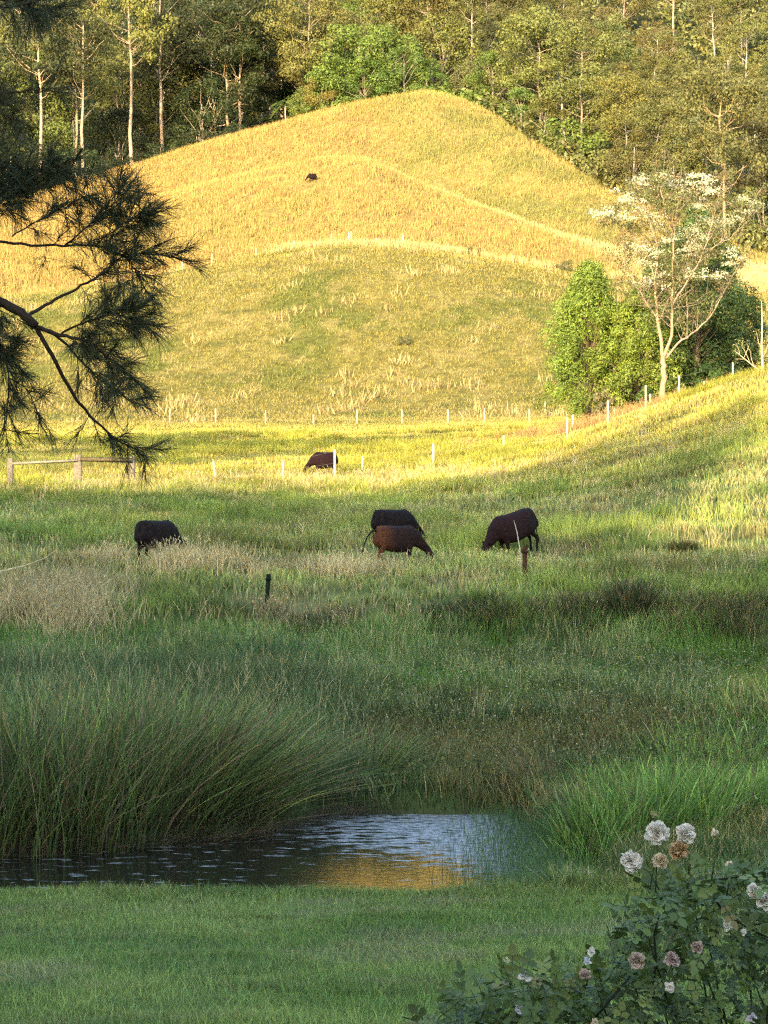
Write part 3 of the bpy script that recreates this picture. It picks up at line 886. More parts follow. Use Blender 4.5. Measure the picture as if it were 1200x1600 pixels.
# ------------------------------------------------------------------ cattle
def cow_mesh(head_down=1.0, seed=0, col=(.02, .014, .012), rump=(.02, .014, .012)):
    b = MB()
    c = np.array(col)
    P = [(-.86, 0, .99), (-.82, 0, .97), (-.62, 0, .93), (-.25, 0, .86), (.10, 0, .84), (.42, 0, .87), (.60, 0, .91), (.76, 0, .86), (.96, 0, .73), (1.14, 0, .58)]
    Rr = [(.18, .20), (.26, .31), (.31, .37), (.34, .40), (.36, .42), (.31, .40), (.25, .35), (.18, .27), (.125, .18), (.10, .14)]
    b.tube(P, Rr, 20, c, sq=.72)
    b.tube([(-.80, 0, 1.20), (-.3, 0, 1.21), (.2, 0, 1.20), (.55, 0, 1.22), (.72, 0, 1.10)], [.07, .08, .08, .09, .07], 8, c)
    for sg in (-1, 1):
        b.tube([(-.62, sg * .16, 1.18), (-.50, sg * .24, 1.17), (-.42, sg * .22, 1.08)], [.05, .07, .05], 8, c)
        b.tube([(.52, sg * .10, 1.20), (.50, sg * .20, 1.05), (.50, sg * .26, .85)], [.06, .09, .09], 8, c)
    b.tube([(1.08, 0, .66), (1.20, 0, .54), (1.31, 0, .43), (1.45, 0, .28), (1.53, 0, .19), (1.56, 0, .14)], [(.10, .13), (.115, .14), (.11, .12), (.085, .09), (.075, .075), (.05, .05)], 12, c)
    for s in (-1, 1):
        b.tube([(-.60, s * .13, 1.0), (-.58, s * .17, .82), (-.52, s * .19, .66), (-.60, s * .185, .52), (-.69, s * .18, .40), (-.66, s * .18, .24), (-.64, s * .18, .10), (-.62, s * .18, .06), (-.60, s * .18, .0)],
               [(.14, .17), (.15, .20), (.12, .155), (.08, .10), (.052, .062), (.042, .045), (.042, .045), (.052, .055), (.058, .065)], 10, c)
        b.tube([(.50, s * .12, .95), (.50, s * .17, .75), (.46, s * .175, .58), (.49, s * .165, .40), (.485, s * .16, .34), (.47, s * .16, .18), (.47, s * .16, .09), (.49, s * .16, .05), (.50, s * .16, .0)],
               [(.10, .15), (.12, .15), (.085, .10), (.056, .06), (.058, .062), (.04, .042), (.042, .044), (.05, .054), (.056, .062)], 10, c)
    return b.mesh('body', True)

def coat_mat(name, base, rump, tint):
    m, nt, p = new_mat(name)
    tc = nt.nodes.new('ShaderNodeTexCoord')
    n = nt.nodes.new('ShaderNodeTexNoise'); n.inputs['Scale'].default_value = 9; n.inputs['Detail'].default_value = 5
    nt.links.new(tc.outputs['Object'], n.inputs['Vector'])
    sx = nt.nodes.new('ShaderNodeSeparateXYZ'); nt.links.new(tc.outputs['Object'], sx.inputs[0])
    mr = nt.nodes.new('ShaderNodeMapRange'); mr.inputs['From Min'].default_value = -.1; mr.inputs['From Max'].default_value = -.7
    nt.links.new(sx.outputs[0], mr.inputs['Value'])
    mx = nt.nodes.new('ShaderNodeMix'); mx.data_type = 'RGBA'
    mx.inputs[6].default_value = (*base, 1); mx.inputs[7].default_value = (*rump, 1)
    nt.links.new(mr.outputs[0], mx.inputs[0])
    m2 = nt.nodes.new('ShaderNodeMix'); m2.data_type = 'RGBA'
    nt.links.new(mx.outputs[2], m2.inputs[6]); m2.inputs[7].default_value = (*tint, 1)
    r2 = nt.nodes.new('ShaderNodeMapRange'); r2.inputs['From Min'].default_value = .5; r2.inputs['From Max'].default_value = .75
    nt.links.new(n.outputs['Fac'], r2.inputs['Value']); nt.links.new(r2.outputs[0], m2.inputs[0])
    nt.links.new(m2.outputs[2], p.inputs['Base Color'])
    p.inputs['Roughness'].default_value = .75
    p.inputs['Specular IOR Level'].default_value = .15
    n4 = nt.nodes.new('ShaderNodeTexNoise'); n4.inputs['Scale'].default_value = 40; n4.inputs['Detail'].default_value = 4
    nt.links.new(tc.outputs['Object'], n4.inputs['Vector'])
    bp = nt.nodes.new('ShaderNodeBump'); bp.inputs['Strength'].default_value = .6; bp.inputs['Distance'].default_value = .03
    nt.links.new(n4.outputs['Fac'], bp.inputs['Height']); nt.links.new(bp.outputs[0], p.inputs['Normal'])
    return m
M_black = coat_mat('coat_black', (.011, .007, .007), (.009, .006, .007), (.030, .015, .011))
M_dark = coat_mat('coat_dark', (.022, .008, .010), (.010, .007, .008), (.022, .012, .010))
M_brown = coat_mat('coat_brown', (.020, .010, .009), (.12, .042, .018), (.040, .018, .010))
M_hoof = col_mat('hoof_and_eye', .4, .4)

def ground_d(X, Y, d0, d1):
    dd = np.linspace(d0, d1, 400)
    yy = 800 - (terrain_z((X - 600) / F * dd, dd) - ZC) / dd * F
    return float(dd[np.argmin(np.abs(yy - Y))])

def build_cow(X, d, yaw, scale, mat, label, tail, pitch=0.0, dz=0.0, stretch=.72):
    p = at(X, d, dz - .02)
    t = empty('cow', p, yaw)
    t.rotation_euler = (0, pitch, yaw)
    t.scale = (scale * stretch, scale, scale)
    tag(t, label, 'cow', 'cattle grazing on the pasture')
    b = link('body', cow_mesh(), mat, t)
    rm = b.modifiers.new('remesh', 'REMESH'); rm.mode = 'VOXEL'; rm.voxel_size = .028; rm.use_smooth_shade = True
    sm = b.modifiers.new('smooth', 'SMOOTH'); sm.factor = .5; sm.iterations = 4
    tx = bpy.data.textures.get('coat_lumps') or bpy.data.textures.new('coat_lumps', 'CLOUDS')
    tx.noise_scale = .09
    dm = b.modifiers.new('coat', 'DISPLACE'); dm.texture = tx; dm.strength = .018; dm.mid_level = .5
    dc = (.015, .010, .009)
    if tail == 'raised':
        P = [(-.78, 0, 1.08), (-.90, 0, 1.14), (-1.02, .02, 1.08), (-1.16, .03, .93), (-1.26, .04, .74), (-1.31, .05, .56)]
    elif tail == 'hanging':
        P = [(-.78, 0, 1.10), (-.86, 0, 1.05), (-.89, 0, .9), (-.88, .01, .65), (-.86, .02, .45)]
    else:
        P = [(-.78, 0, 1.08), (-.90, 0, .95), (-1.05, .0, .76), (-1.25, .0, .70), (-1.42, .0, .74)]
    tb = MB(); tb.tube(P, np.linspace(.035, .016, len(P)), 8, dc)
    tl = link('tail', tb.mesh('tail', True), M_black, t)
    sb = MB()
    e = np.array(P[-1]); dr = e - np.array(P[-2]); dr /= np.linalg.norm(dr)
    sb.tube([e - dr * .02, e + dr * .07, e + dr * .18, e + dr * .27], [.014, .035, .03, .005], 8, dc)
    link('tail_switch', sb.mesh('tail_switch', True), M_black, tl)
    for s in (-1, 1):
        eb = MB()
        eb.tube([(1.17, s * .10, .62), (1.15, s * .17, .66), (1.12, s * .26, .64), (1.11, s * .32, .59)], [(.02, .03), (.022, .055), (.016, .05), (.004, .01)], 8, dc)
        link('ear', eb.mesh('ear', True), mat, t)
        hb = MB(); hb.tube([(1.33, s * .098, .45), (1.33, s * .120, .45)], [.02, .012], 8, (.004, .003, .003))
        link('eye', hb.mesh('eye', True), M_hoof, t)
    return t
build_cow(245, 56.3, R(42), .86, M_black, 'black cow grazing at the left behind straw grass, seen from its flank and rump', 'hanging', stretch=.74)
build_cow(614, 60.0, R(22), .80, M_black, 'black cow partly hidden behind the brown cow', 'hanging', stretch=.80)
build_cow(620, 55.6, R(14), .77, M_brown, 'brown cow with reddish rump and tail held out, in front of another cow', 'raised', stretch=.82)
build_cow(812, 57.3, R(208), .87, M_dark, 'dark maroon black cow at the right, head down to the left in tall sunlit grass', 'hanging', pitch=R(15), dz=.08, stretch=.84)
build_cow(507, 96.5, R(194), .83, M_dark, 'dark cow on the sunlit pasture behind a thin white fence post', 'hanging', stretch=.76)
build_cow(488, ground_d(488, 284, 262, 372), R(195), .92, M_black, 'tiny dark cow alone high on the golden hill', 'swung', stretch=.72)

def build_bird():
    p = at(247, 55.4)
    t = empty('bird', p + np.array([0, 0, .0]), R(10))
    tag(t, 'small white bird in the grass below the left black cow', 'bird')
    b = MB(); wc = (.75, .75, .70)
    b.tube([(-.13, 0, .20), (-.09, 0, .215), (0, 0, .235), (.07, 0, .26), (.11, 0, .30), (.12, 0, .35), (.15, 0, .375), (.175, 0, .37)],
           [(.008, .01), (.035, .03), (.055, .055), (.045, .045), (.022, .022), (.018, .018), (.024, .022), (.01, .01)], 10, wc)
    link('body', b.mesh('body', True), M_petal, t)
    k = MB(); k.tube([(.17, 0, .37), (.23, 0, .355)], [.008, .002], 6, (.5, .3, .05)); link('beak', k.mesh('beak'), M_petal, t)
    for s in (-1, 1):
        l = MB(); l.tube([(0, s * .02, .2), (.01, s * .02, .1), (0, s * .02, 0)], [.006, .005, .005], 6, (.1, .1, .05)); link('leg', l.mesh('leg'), M_petal, t)
build_bird()

# ------------------------------------------------------------------ fences and posts
white = (.62, .55, .40); timber = (.20, .165, .12)
def fence(name, posts, label, col, size, wires=(.95, .6, .3), gap_after=()):
    """posts: (X, d, height, tilt)"""
    p0 = at(posts[0][0], posts[0][1])
    t = empty(name, p0)
    tag(t, label, 'fence')
    tops = []
    for X, d, h, tilt in posts:
        p = at(X, d) - p0
        b = MB()
        s = size * rng.uniform(.85, 1.2)
        top = p + np.array([tilt * h, 0, h])
        b.tube([p - np.array([0, 0, .1]), p * .5 + top * .5, top - np.array([0, 0, .02]), top], [s, s * .96, s * .92, s * .7], 8, np.array(col) * rng.uniform(.8, 1.15))
        link('post', b.mesh('post'), M_wood, t)
        tops.append((p, top))
    for wz in wires:
        b = MB()
        for i in range(len(tops) - 1):
            if i in gap_after: continue
            a = tops[i][0] * (1 - wz) + tops[i][1] * wz; c = tops[i + 1][0] * (1 - wz) + tops[i + 1][1] * wz
            off = np.array([0, -size - .005, 0])
            b.tube([a + off, (a + c) / 2 + off - np.array([0, 0, .03]), c + off], .003, 4, (.3, .28, .25))
        link('wire', b.mesh('wire'), M_wood, t)
    return t
fence('wire_fence', [(-120, 176, 1.15, 0), (60, 176, 1.15, 0), (265, 175, 1.2, .02), (337, 174, 1.2, 0), (415, 173, 1.15, 0), (490, 172, .9, 0), (558, 171, 1.2, 0), (628, 170, 1.2, 0), (700, 168, 1.1, 0), (757, 167, 1.15, 0), (827, 164, 1.1, 0), (852, 180, 1.2, 0)],
      'wire fence on thin pale posts along the foot of the hill', white, .062)
fence('wire_fence', [(338, 92, .95, -.12), (442, 91, .95, .02), (523, 90.5, 1.35, 0), (566, 97, .85, .02), (677, 100, 1.05, 0), (787, 108, .75, 0), (886, 108, 1.15, 0), (950, 111, 1.25, 0), (1009, 116, 1.35, 0), (1061, 118, 1.25, 0), (1145, 121, 1.2, 0), (1260, 125, 1.2, 0)],
      'wire fence with pale posts crossing the sunlit pasture and climbing the right rise', white, .052)
fence('wire_fence', [(150, 250, 1.3, 0), (220, 250, 1.3, 0), (285, 250, 1.2, 0), (331, 250, 1.5, 0), (400, 251, 1.1, 0), (460, 251, 1.2, 0), (518, 251, 1.6, 0), (545, 251, 1.9, 0), (549, 251, 1.9, 0), (588, 251, 1.2, 0), (630, 252, 1.7, 0), (700, 252, 1.2, 0), (800, 252, 1.5, 0), (885, 253, 1.3, 0)],
      'fence of weathered posts on the crest of the knoll below the golden hill', (.66, .55, .36), .085)
fence('wire_fence', [(895, 122, .9, 0), (960, 124, .7, 0), (1016, 121, .8, 0), (1100, 124, .8, 0)], 'short pale posts in the dry grass near the foot of the flowering tree', white, .05, wires=(.8,))

def rail_fence():
    d = 89.0
    p0 = at(122, d)
    t = empty('rail_fence', p0)
    tag(t, 'weathered timber post and rail fence under the hanging branch at the left', 'fence')
    tops = {}
    for X, h, s in ((16, 1.22, .11), (122, 1.32, .15), (207, 1.25, .095)):
        p = at(X, d) - p0
        b = MB(); b.box(p + np.array([0, 0, h / 2 - .1]), (s, s * .8, h / 2 + .1), rng.uniform(-.2, .2), np.array(timber) * 1.3, .015)
        link('post', b.mesh('post'), M_wood, t)
        tops[X] = p + np.array([0, 0, h])
    def rail(a, c, dz, col, hh):
        b = MB(); A = tops[a] + np.array([.10, -.17, dz]); B_ = tops[c] + np.array([-.0, -.17, dz])
        b.tube([A, B_], [(.03, hh), (.03, hh)], 4, col); link('rail', b.mesh('rail'), M_wood, t)
    rail(122, 207, -.17, (.15, .12, .07), .09)
    rail(16, 122, -.22, (.38, .34, .25), .055)
rail_fence()

def stake(X, d, h, s, col, label, name='fence_stake', tilt=.0):
    p = at(X, d)
    b = MB()
    b.box((0, 0, h / 2 - .1), (s, s * .6, h / 2 + .1), .3, col, s * .2)
    b.box((0, 0, h - .12), (s * 1.25, s * .9, .02), .3, np.array(col) * .7, .004)
    o = link(name, b.mesh(name), M_wood, loc=p)
    o.rotation_euler = (0, tilt, 0)
    tag(o, label, 'post')
stake(820, 51.0, .72, .05, (.07, .032, .016), 'rusty brown steel stake in the grass below the right cow')
stake(417, 49.5, .62, .045, (.012, .02, .012), 'short dark stake in the grass between the left cow and the brown cow', tilt=.06)
def stick():
    p = at(814, 52.2)
    b = MB(); b.tube([(0, 0, 0), (-.03, 0, .6), (-.09, 0, .95), (-.16, 0, 1.22)], [.016, .013, .01, .004], 6, (.62, .55, .42))
    tag(link('dry_stalk', b.mesh('dry_stalk'), M_wood, loc=p), 'single pale dry stalk standing just above the rusty stake', 'stalk')
    p = at(20, 51)
    b = MB(); b.tube([(-.9, 0, .35), (-.3, 0, .48), (.3, 0, .62), (.75, 0, .80), (1.0, 0, 1.0)], [.035, .03, .02, .012, .005], 6, (.52, .45, .28))
    tag(link('dead_stem', b.mesh('dead_stem'), M_wood, loc=p), 'long bleached dead stem lying aslant in brown grass at the left edge', 'stem')
stick()

# ------------------------------------------------------------------ trees
def branch_path(p0, p1, n=6, sag=.0, wob=.06):
    p0 = np.asarray(p0, float); p1 = np.asarray(p1, float)
    t = np.linspace(0, 1, n)[:, None]
    L = np.linalg.norm(p1 - p0)
    P = p0 + (p1 - p0) * t
    P[:, 2] += sag * L * np.sin(np.pi * t[:, 0])
    P[1:-1] += rng.normal(0, wob * L / n * 2, (n - 2, 3))
    return P

def puff(c, r, n, size, col, hang=.5, aspect=.55, squash=.75, up=.35):
    D = rand_dirs(n, up)
    rr = r * rng.uniform(.72, 1.05, n) * (1 + .18 * np.sin(D[:, 0] * 5 + D[:, 1] * 7 + c[0]))
    P = np.asarray(c) + D * rr[:, None] * np.array([1, 1, squash])
    N = D + rng.normal(0, .45, (n, 3)); N /= np.linalg.norm(N, axis=1)[:, None]
    cc = vary(np.tile([col], (n, 1)), .22, n)
    return cards(P, N, rng.uniform(.6, 1.3, n) * size, aspect, cc, hang=hang)

def tree_meshes(kind, seed, H):
    global rng
    keep = rng; rng = np.random.default_rng(seed)
    tb = MB(); cb = []
    if kind == 'gum':          # tall eucalypt, clumps on rising limbs, pale trunk
        lean = rng.normal(0, .03 * H, 2)
        top = np.array([lean[0], lean[1], H * .93])
        P = branch_path((0, 0, -1), top, 9, 0, .03)
        tb.tube(P, np.linspace(.010 * H, .003 * H, 9), 8, (.30, .25, .2))
        nb = rng.integers(22, 28)
        for k in range(nb):
            t = rng.uniform(.26, 1.0) ** .85
            a = rng.uniform(0, 2 * np.pi)
            base = np.array([np.interp(t * (H * .93), P[:, 2], P[:, i]) for i in range(3)])
            L = H * (.24 - .15 * abs(t - .6)) * rng.uniform(.5, 1.1)
            end = base + np.array([math.cos(a) * L, math.sin(a) * L, L * rng.uniform(.35, .9)])
            tb.tube(branch_path(base, end, 5, -.08, .08), np.linspace(.0034 * H, .0010 * H, 5), 5, (.30, .25, .19), cap=False)
            for q in range(rng.integers(3, 6)):
                c = end + rng.normal(0, .05 * H, 3)
                r = H * rng.uniform(.05, .09)
                cb.append(puff(c, r, 130, .019 * H, (1, 1, 1), hang=.9, aspect=.5, squash=.65))
    elif kind == 'mast':       # straight pale trunk, crown only in the upper part
        P = branch_path((0, 0, -1), (rng.normal(0, .6), rng.normal(0, .6), H * .96), 9, 0, .02)
        tb.tube(P, np.linspace(.0105 * H, .003 * H, 9), 8, (.46, .39, .31))
        for k in range(17):
            t = rng.uniform(.52, 1.0); a = rng.uniform(0, 2 * np.pi)
            base = np.array([np.interp(t * H * .96, P[:, 2], P[:, i]) for i in range(3)])
            L = H * rng.uniform(.07, .17)
            end = base + np.array([math.cos(a) * L, math.sin(a) * L, L * rng.uniform(.5, 1.1)])
            tb.tube(branch_path(base, end, 5, -.08, .08), np.linspace(.003 * H, .001 * H, 5), 5, (.42, .36, .28), cap=False)
            for q in range(3):
                cb.append(puff(end + rng.normal(0, .035 * H, 3), H * rng.uniform(.035, .065), 110, .016 * H, (1, 1, 1), hang=.9, aspect=.5, squash=.65))
    elif kind == 'round':      # dense rainforest tree, crown to the ground
        tb.tube(branch_path((0, 0, -1), (0, 0, H * .7), 6), np.linspace(.02 * H, .006 * H, 6), 8, (.3, .25, .2))
        for k in range(46):
            t = rng.uniform(.08, .95); a = rng.uniform(0, 2 * np.pi)
            R0 = .36 * H * math.sin(math.pi * min(1, t * .72 + .24)) ** .8
            rr = R0 * math.sqrt(rng.random()) if k % 2 else R0
            c = np.array([math.cos(a) * rr, math.sin(a) * rr, H * t])
            cb.append(puff(c, H * rng.uniform(.07, .12), 170, .024 * H, (1, 1, 1), hang=.3, aspect=.6, squash=.8))
            if k % 4 == 0:
                tb.tube(branch_path((0, 0, H * t * .5), c, 4), np.linspace(.006 * H, .002 * H, 4), 5, (.3, .25, .2), cap=False)
    elif kind == 'bush':
        for k in range(5):
            a = rng.uniform(0, 2 * np.pi)
            tb.tube(branch_path((0, 0, -.5), (math.cos(a) * H * .3, math.sin(a) * H * .3, H * .6), 4), np.linspace(.02 * H, .006 * H, 4), 5, (.35, .3, .22))
        for k in range(20):
            a = rng.uniform(0, 2 * np.pi); rr = H * .5 * math.sqrt(rng.random())
            c = np.array([math.cos(a) * rr, math.sin(a) * rr, H * rng.uniform(.15, .8) * (1 - .35 * rr / H)])
            cb.append(puff(c, H * rng.uniform(.12, .2), 120, .055 * H, (1, 1, 1), hang=.2, squash=.85))
    elif kind == 'bare':       # tall dead or thin gum with bare pale limbs
        P = branch_path((0, 0, -1), (rng.normal(0, 1), rng.normal(0, 1), H), 10, 0, .04)
        tb.tube(P, np.linspace(.010 * H, .002 * H, 10), 8, (.50, .42, .32))
        for k in range(14):
            t = rng.uniform(.35, .97); a = rng.uniform(0, 2 * np.pi)
            base = np.array([np.interp(t * H, P[:, 2], P[:, i]) for i in range(3)])
            L = H * rng.uniform(.1, .24)
            end = base + np.array([math.cos(a) * L, math.sin(a) * L, L * rng.uniform(.5, 1.3)])
            tb.tube(branch_path(base, end, 5, -.1, .1), np.linspace(.005 * H, .0015 * H, 5), 5, (.62, .54, .42), cap=False)
            if k % 2 == 0:
                for q in range(2):
                    cb.append(puff(end + rng.normal(0, .03 * H, 3), H * rng.uniform(.03, .05), 80, .018 * H, (1, 1, 1), hang=1.4, aspect=.4))
    elif kind == 'palm':
        tb.tube(branch_path((0, 0, -1), (0, 0, H * .8), 6, 0, .01), np.full(6, .013 * H), 8, (.55, .5, .42))
        V, T, Cc = [], [], []
        for k in range(16):
            a = k / 16 * 2 * np.pi + rng.uniform(-.2, .2); el = rng.uniform(-.3, 1.1); L = H * .28
            s = np.linspace(0, 1, 26)
            px_ = np.stack([np.cos(a) * L * s * math.cos(el * .6), np.sin(a) * L * s * math.cos(el * .6), H * .8 + L * (s * math.sin(el) - .75 * s * s)], 1)
            for sgn in (-1, 1):
                side = np.array([-math.sin(a), math.cos(a), 0]) * sgn
                w_ = L * .28 * np.sin(np.pi * np.clip(s * .9 + .08, 0, 1))
                Pm = px_ + side * w_[:, None] * .5 + np.array([0, 0, -1]) * w_[:, None] * .3
                N = np.tile(np.array([side[0] * .5, side[1] * .5, .8]), (26, 1)); N /= np.linalg.norm(N, axis=1)[:, None]
                cb.append(cards(Pm, N, L * .2, .35, vary(np.ones((26, 3)), .1, 26)))
    # join crown
    Vs, Ts, Cs = [], [], []; n = 0
    for V, T, c in cb:
        Vs.append(V); Ts.append(T + n); Cs.append(c); n += len(V)
    crown = make_mesh('crown', np.vstack(Vs), np.vstack(Ts), np.vstack(Cs))
    crown.materials.append(M_leaf)
    trunk = tb.mesh('trunk', True); trunk.materials.append(M_bark)
    rng = keep
    return trunk, crown

KIND = {}
for k, ns, H in (('gum', 7, 27), ('round', 5, 16), ('bush', 4, 4.5), ('bare', 3, 24), ('mast', 5, 30), ('palm', 1, 11)):
    KIND[k] = [(tree_meshes(k, 100 + 13 * i + len(k), H), H) for i in range(ns)]

def plant(kind, X, d, H, tint, label, group, name, cat='tree', v=None, bark=(1, 1, 1), xy=None, sink=.3, wide=1.0):
    var = int(rng.integers(len(KIND[kind]))) if v is None else v
    (tm, cm), H0 = KIND[kind][var]
    if xy is not None:
        p = np.array([xy[0], xy[1], float(terrain_z(xy[0], xy[1]))])
    else:
        p = at(X, d)
    t = empty(name, p - np.array([0, 0, sink]), rng.uniform(0, 2 * np.pi))
    s = H / H0
    t.scale = (s * wide, s * wide, s)
    tag(t, label, cat, group)
    a = bpy.data.objects.new('trunk', tm); C.objects.link(a); a.parent = t; a.color = (*bark, 1)
    b = bpy.data.objects.new('crown', cm); C.objects.link(b); b.parent = t; b.color = (*tint, 1)
    return t

OL = (.165, .17, .055); GO = (.19, .20, .06); GG = (.135, .16, .055); BR = (.175, .175, .07); GR = (.15, .22, .05); DK_SHADE = (.05, .07, .03); OD_SHADE = (.06, .075, .03)  # the two darkest tints paint forest shade into the left foliage
def jit(c, a=.18):
    return tuple(np.clip(np.array(c) * rng.uniform(1 - a, 1 + a) * (1 + rng.normal(0, .05, 3)), .01, 1))

def forest():
    # rows of trees behind the hill edge, up the mountainside
    rows = [(0, 5.5), (10, 7), (22, 8), (38, 9), (56, 10), (78, 11), (102, 12), (130, 13), (160, 14), (195, 16), (235, 18), (280, 20), (330, 22)]
    zones = [(-999, 60, 'behind the hanging she-oak at the far left'), (60, 230, 'right of the hanging she-oak at the left'), (230, 350, 'left of the tall forked gum'), (350, 475, 'between the forked gum and the palms'),
             (475, 640, 'behind the bright green domed tree'), (640, 760, 'above the top of the golden hill'), (760, 860, 'above the upper right hill edge'), (860, 980, 'above the middle right hill edge'),
             (980, 1080, 'above the flowering tree\'s left half'), (1080, 1160, 'above the flowering tree\'s right half'), (1160, 9999, 'at the far right')]
    depth = ['at the forest foot', 'in the second row', 'in the third row', 'in the fourth row', 'in the fifth row', 'midway up', 'farther up', 'high up', 'higher up', 'near the top', 'next to the top', 'very high up', 'topmost']
    def lab(adj, kind_, X, ri):
        zn = next(z for a, b, z in zones if a <= X < b)
        l = adj + ' ' + kind_ + ' ' + depth[ri] + ' ' + zn
        return l, kind_ + 's ' + depth[ri] + ' ' + zn
    for ri, (off, sp) in enumerate(rows):
        X = -170.0
        while X < 1380:
            de = float(np.interp(X, XS, DE)) + 8 + off
            d = de + rng.uniform(-3, 3)
            X += sp * (.86 if X > 700 else 1) / d * F * rng.uniform(.7, 1.3)
            if X > 1380: break
            base_Y = 800 - (float(terrain_z((X - 600) / F * d, d)) - ZC) / d * F
            if base_Y < -25: continue
            if 425 < X < 480 and ri < 3: continue
            left = X < 470; mid = 470 <= X < 700
            r = rng.random()
            if ri == 0:
                if left:
                    l, g = lab('dark', 'shrub', X, ri)
                    plant('bush', X, d, rng.uniform(4, 8), jit(DK_SHADE), l, g, 'forest_shrub', 'shrub')
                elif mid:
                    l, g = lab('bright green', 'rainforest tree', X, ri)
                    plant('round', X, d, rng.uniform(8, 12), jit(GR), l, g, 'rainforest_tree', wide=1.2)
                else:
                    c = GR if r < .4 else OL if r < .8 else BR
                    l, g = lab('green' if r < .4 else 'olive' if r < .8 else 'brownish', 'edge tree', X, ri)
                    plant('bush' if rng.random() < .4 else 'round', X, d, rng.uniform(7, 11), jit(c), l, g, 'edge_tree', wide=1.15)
                continue
            if left:
                if r < .40:
                    l, g = lab('tall pale-trunked', 'straight gum', X, ri)
                    plant('mast', X, d, rng.uniform(26, 37), jit(GO if X < 240 and rng.random() < .5 else OD_SHADE), l, g, 'gum_tree', bark=(1, .9, .8))
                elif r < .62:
                    lit = X < 240 and rng.random() < .8  # sunlit crowns tinted yellow, the others mostly dark to stand for shade
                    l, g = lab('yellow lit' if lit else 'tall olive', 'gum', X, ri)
                    plant('gum', X, d, rng.uniform(26, 36), jit(GO if lit else OD_SHADE if ri < 6 else OL), l, g, 'gum_tree')
                elif r < .66:
                    l, g = lab('bare-limbed', 'thin gum', X, ri)
                    plant('bare', X, d, rng.uniform(24, 34), jit(OL), l, g, 'bare_gum_tree')
                else:
                    l, g = lab('dark', 'understorey tree', X, ri)
                    plant('round', X, d, rng.uniform(11, 18), jit(DK_SHADE, .3), l, g, 'understorey_tree')
            elif mid:
                if r < .55:
                    l, g = lab('dense green', 'tree', X, ri)
                    plant('round', X, d, rng.uniform(14, 20), jit(GR if X < 640 else OL), l, g, 'forest_tree', wide=1.1)
                else:
                    l, g = lab('olive', 'gum', X, ri)
                    plant('gum', X, d, rng.uniform(18, 27), jit(OL), l, g, 'gum_tree')
            else:
                if r < .08:
                    l, g = lab('pale-trunked', 'straight gum', X, ri)
                    plant('mast', X, d, rng.uniform(17, 25), jit(OL), l, g, 'gum_tree')
                elif r < .45:
                    k = rng.random()
                    l, g = lab('olive' if k < .5 else 'brownish' if k < .8 else 'yellowish', 'gum', X, ri)
                    plant('gum', X, d, rng.uniform(14, 23), jit(OL if k < .5 else BR if k < .8 else GO), l, g, 'gum_tree', wide=1.15)
                elif r < .475:
                    l, g = lab('bare-limbed', 'pale gum', X, ri)
                    plant('bare', X, d, rng.uniform(14, 21), jit(BR), l, g, 'bare_gum_tree')
                else:
                    k = rng.random()
                    l, g = lab('olive' if k < .5 else 'grey green' if k < .75 else 'brown', 'round tree', X, ri)
                    plant('round', X, d, rng.uniform(10, 16), jit(OL if k < .5 else GG if k < .75 else BR), l, g, 'forest_tree', wide=1.15)
    # trees one can single out
    plant('gum', 357, 401, 30, jit(OD_SHADE, .05), 'tall pale-trunked gum with forked limbs before the dark forest left of the hilltop', None, 'gum_tree', v=1, bark=(1.6, 1.4, 1.2))
    plant('bare', 338, 404, 24, jit(OL, .05), 'slim bare pale trunk close beside the tall gum left of the hilltop', None, 'bare_gum_tree', v=0, bark=(1.3, 1.2, 1))
    plant('gum', 196, 404, 26, jit(GO, .05), 'golden-lit gum with slanting pale limbs at the left forest edge', None, 'gum_tree', v=3, bark=(1.6, 1.4, 1.1))
    plant('palm', 446, 395, 9.5, jit(GR, .05), 'palm with pale crown of fronds at the foot of the dark forest', None, 'palm_tree', 'palm', v=0)
    plant('palm', 420, 397, 7.5, jit(DK_SHADE, .05), 'smaller dim palm left of the pale palm', None, 'palm_tree', 'palm', v=0)
    plant('gum', 1135, 300, 23, jit(OL, .05), 'tall gum with long pale trunk rising behind the flowering tree', None, 'gum_tree', v=2, bark=(1.7, 1.5, 1.2))
    plant('round', 560, 391, 18, jit(GR, .05), 'large bright green domed tree at the left end of the hilltop forest', None, 'rainforest_tree', v=1, wide=1.15)
    plant('round', 610, 391, 15, jit(GR, .05), 'second bright green domed tree, right of the largest one on the hilltop', None, 'rainforest_tree', v=3, wide=1.1)
    plant('round', 503, 388, 10.5, jit((.2, .2, .05), .05), 'yellow green leafy tree at the very left of the hilltop forest edge', None, 'rainforest_tree', v=2)
    # off to the left of the photo: tall forest that shades the foot of the wood
    for row_ in range(2):
        for k in range(12):
            plant('gum' if k % 2 else 'round', -190 - 45 * k + rng.uniform(-15, 15), 352 + 25 * row_ - 6 * k + rng.uniform(-6, 6), rng.uniform(24, 33), jit(OL), 'tall dark tree standing left of the picture beside the hill', 'trees outside the left edge', 'gum_tree')
forest()

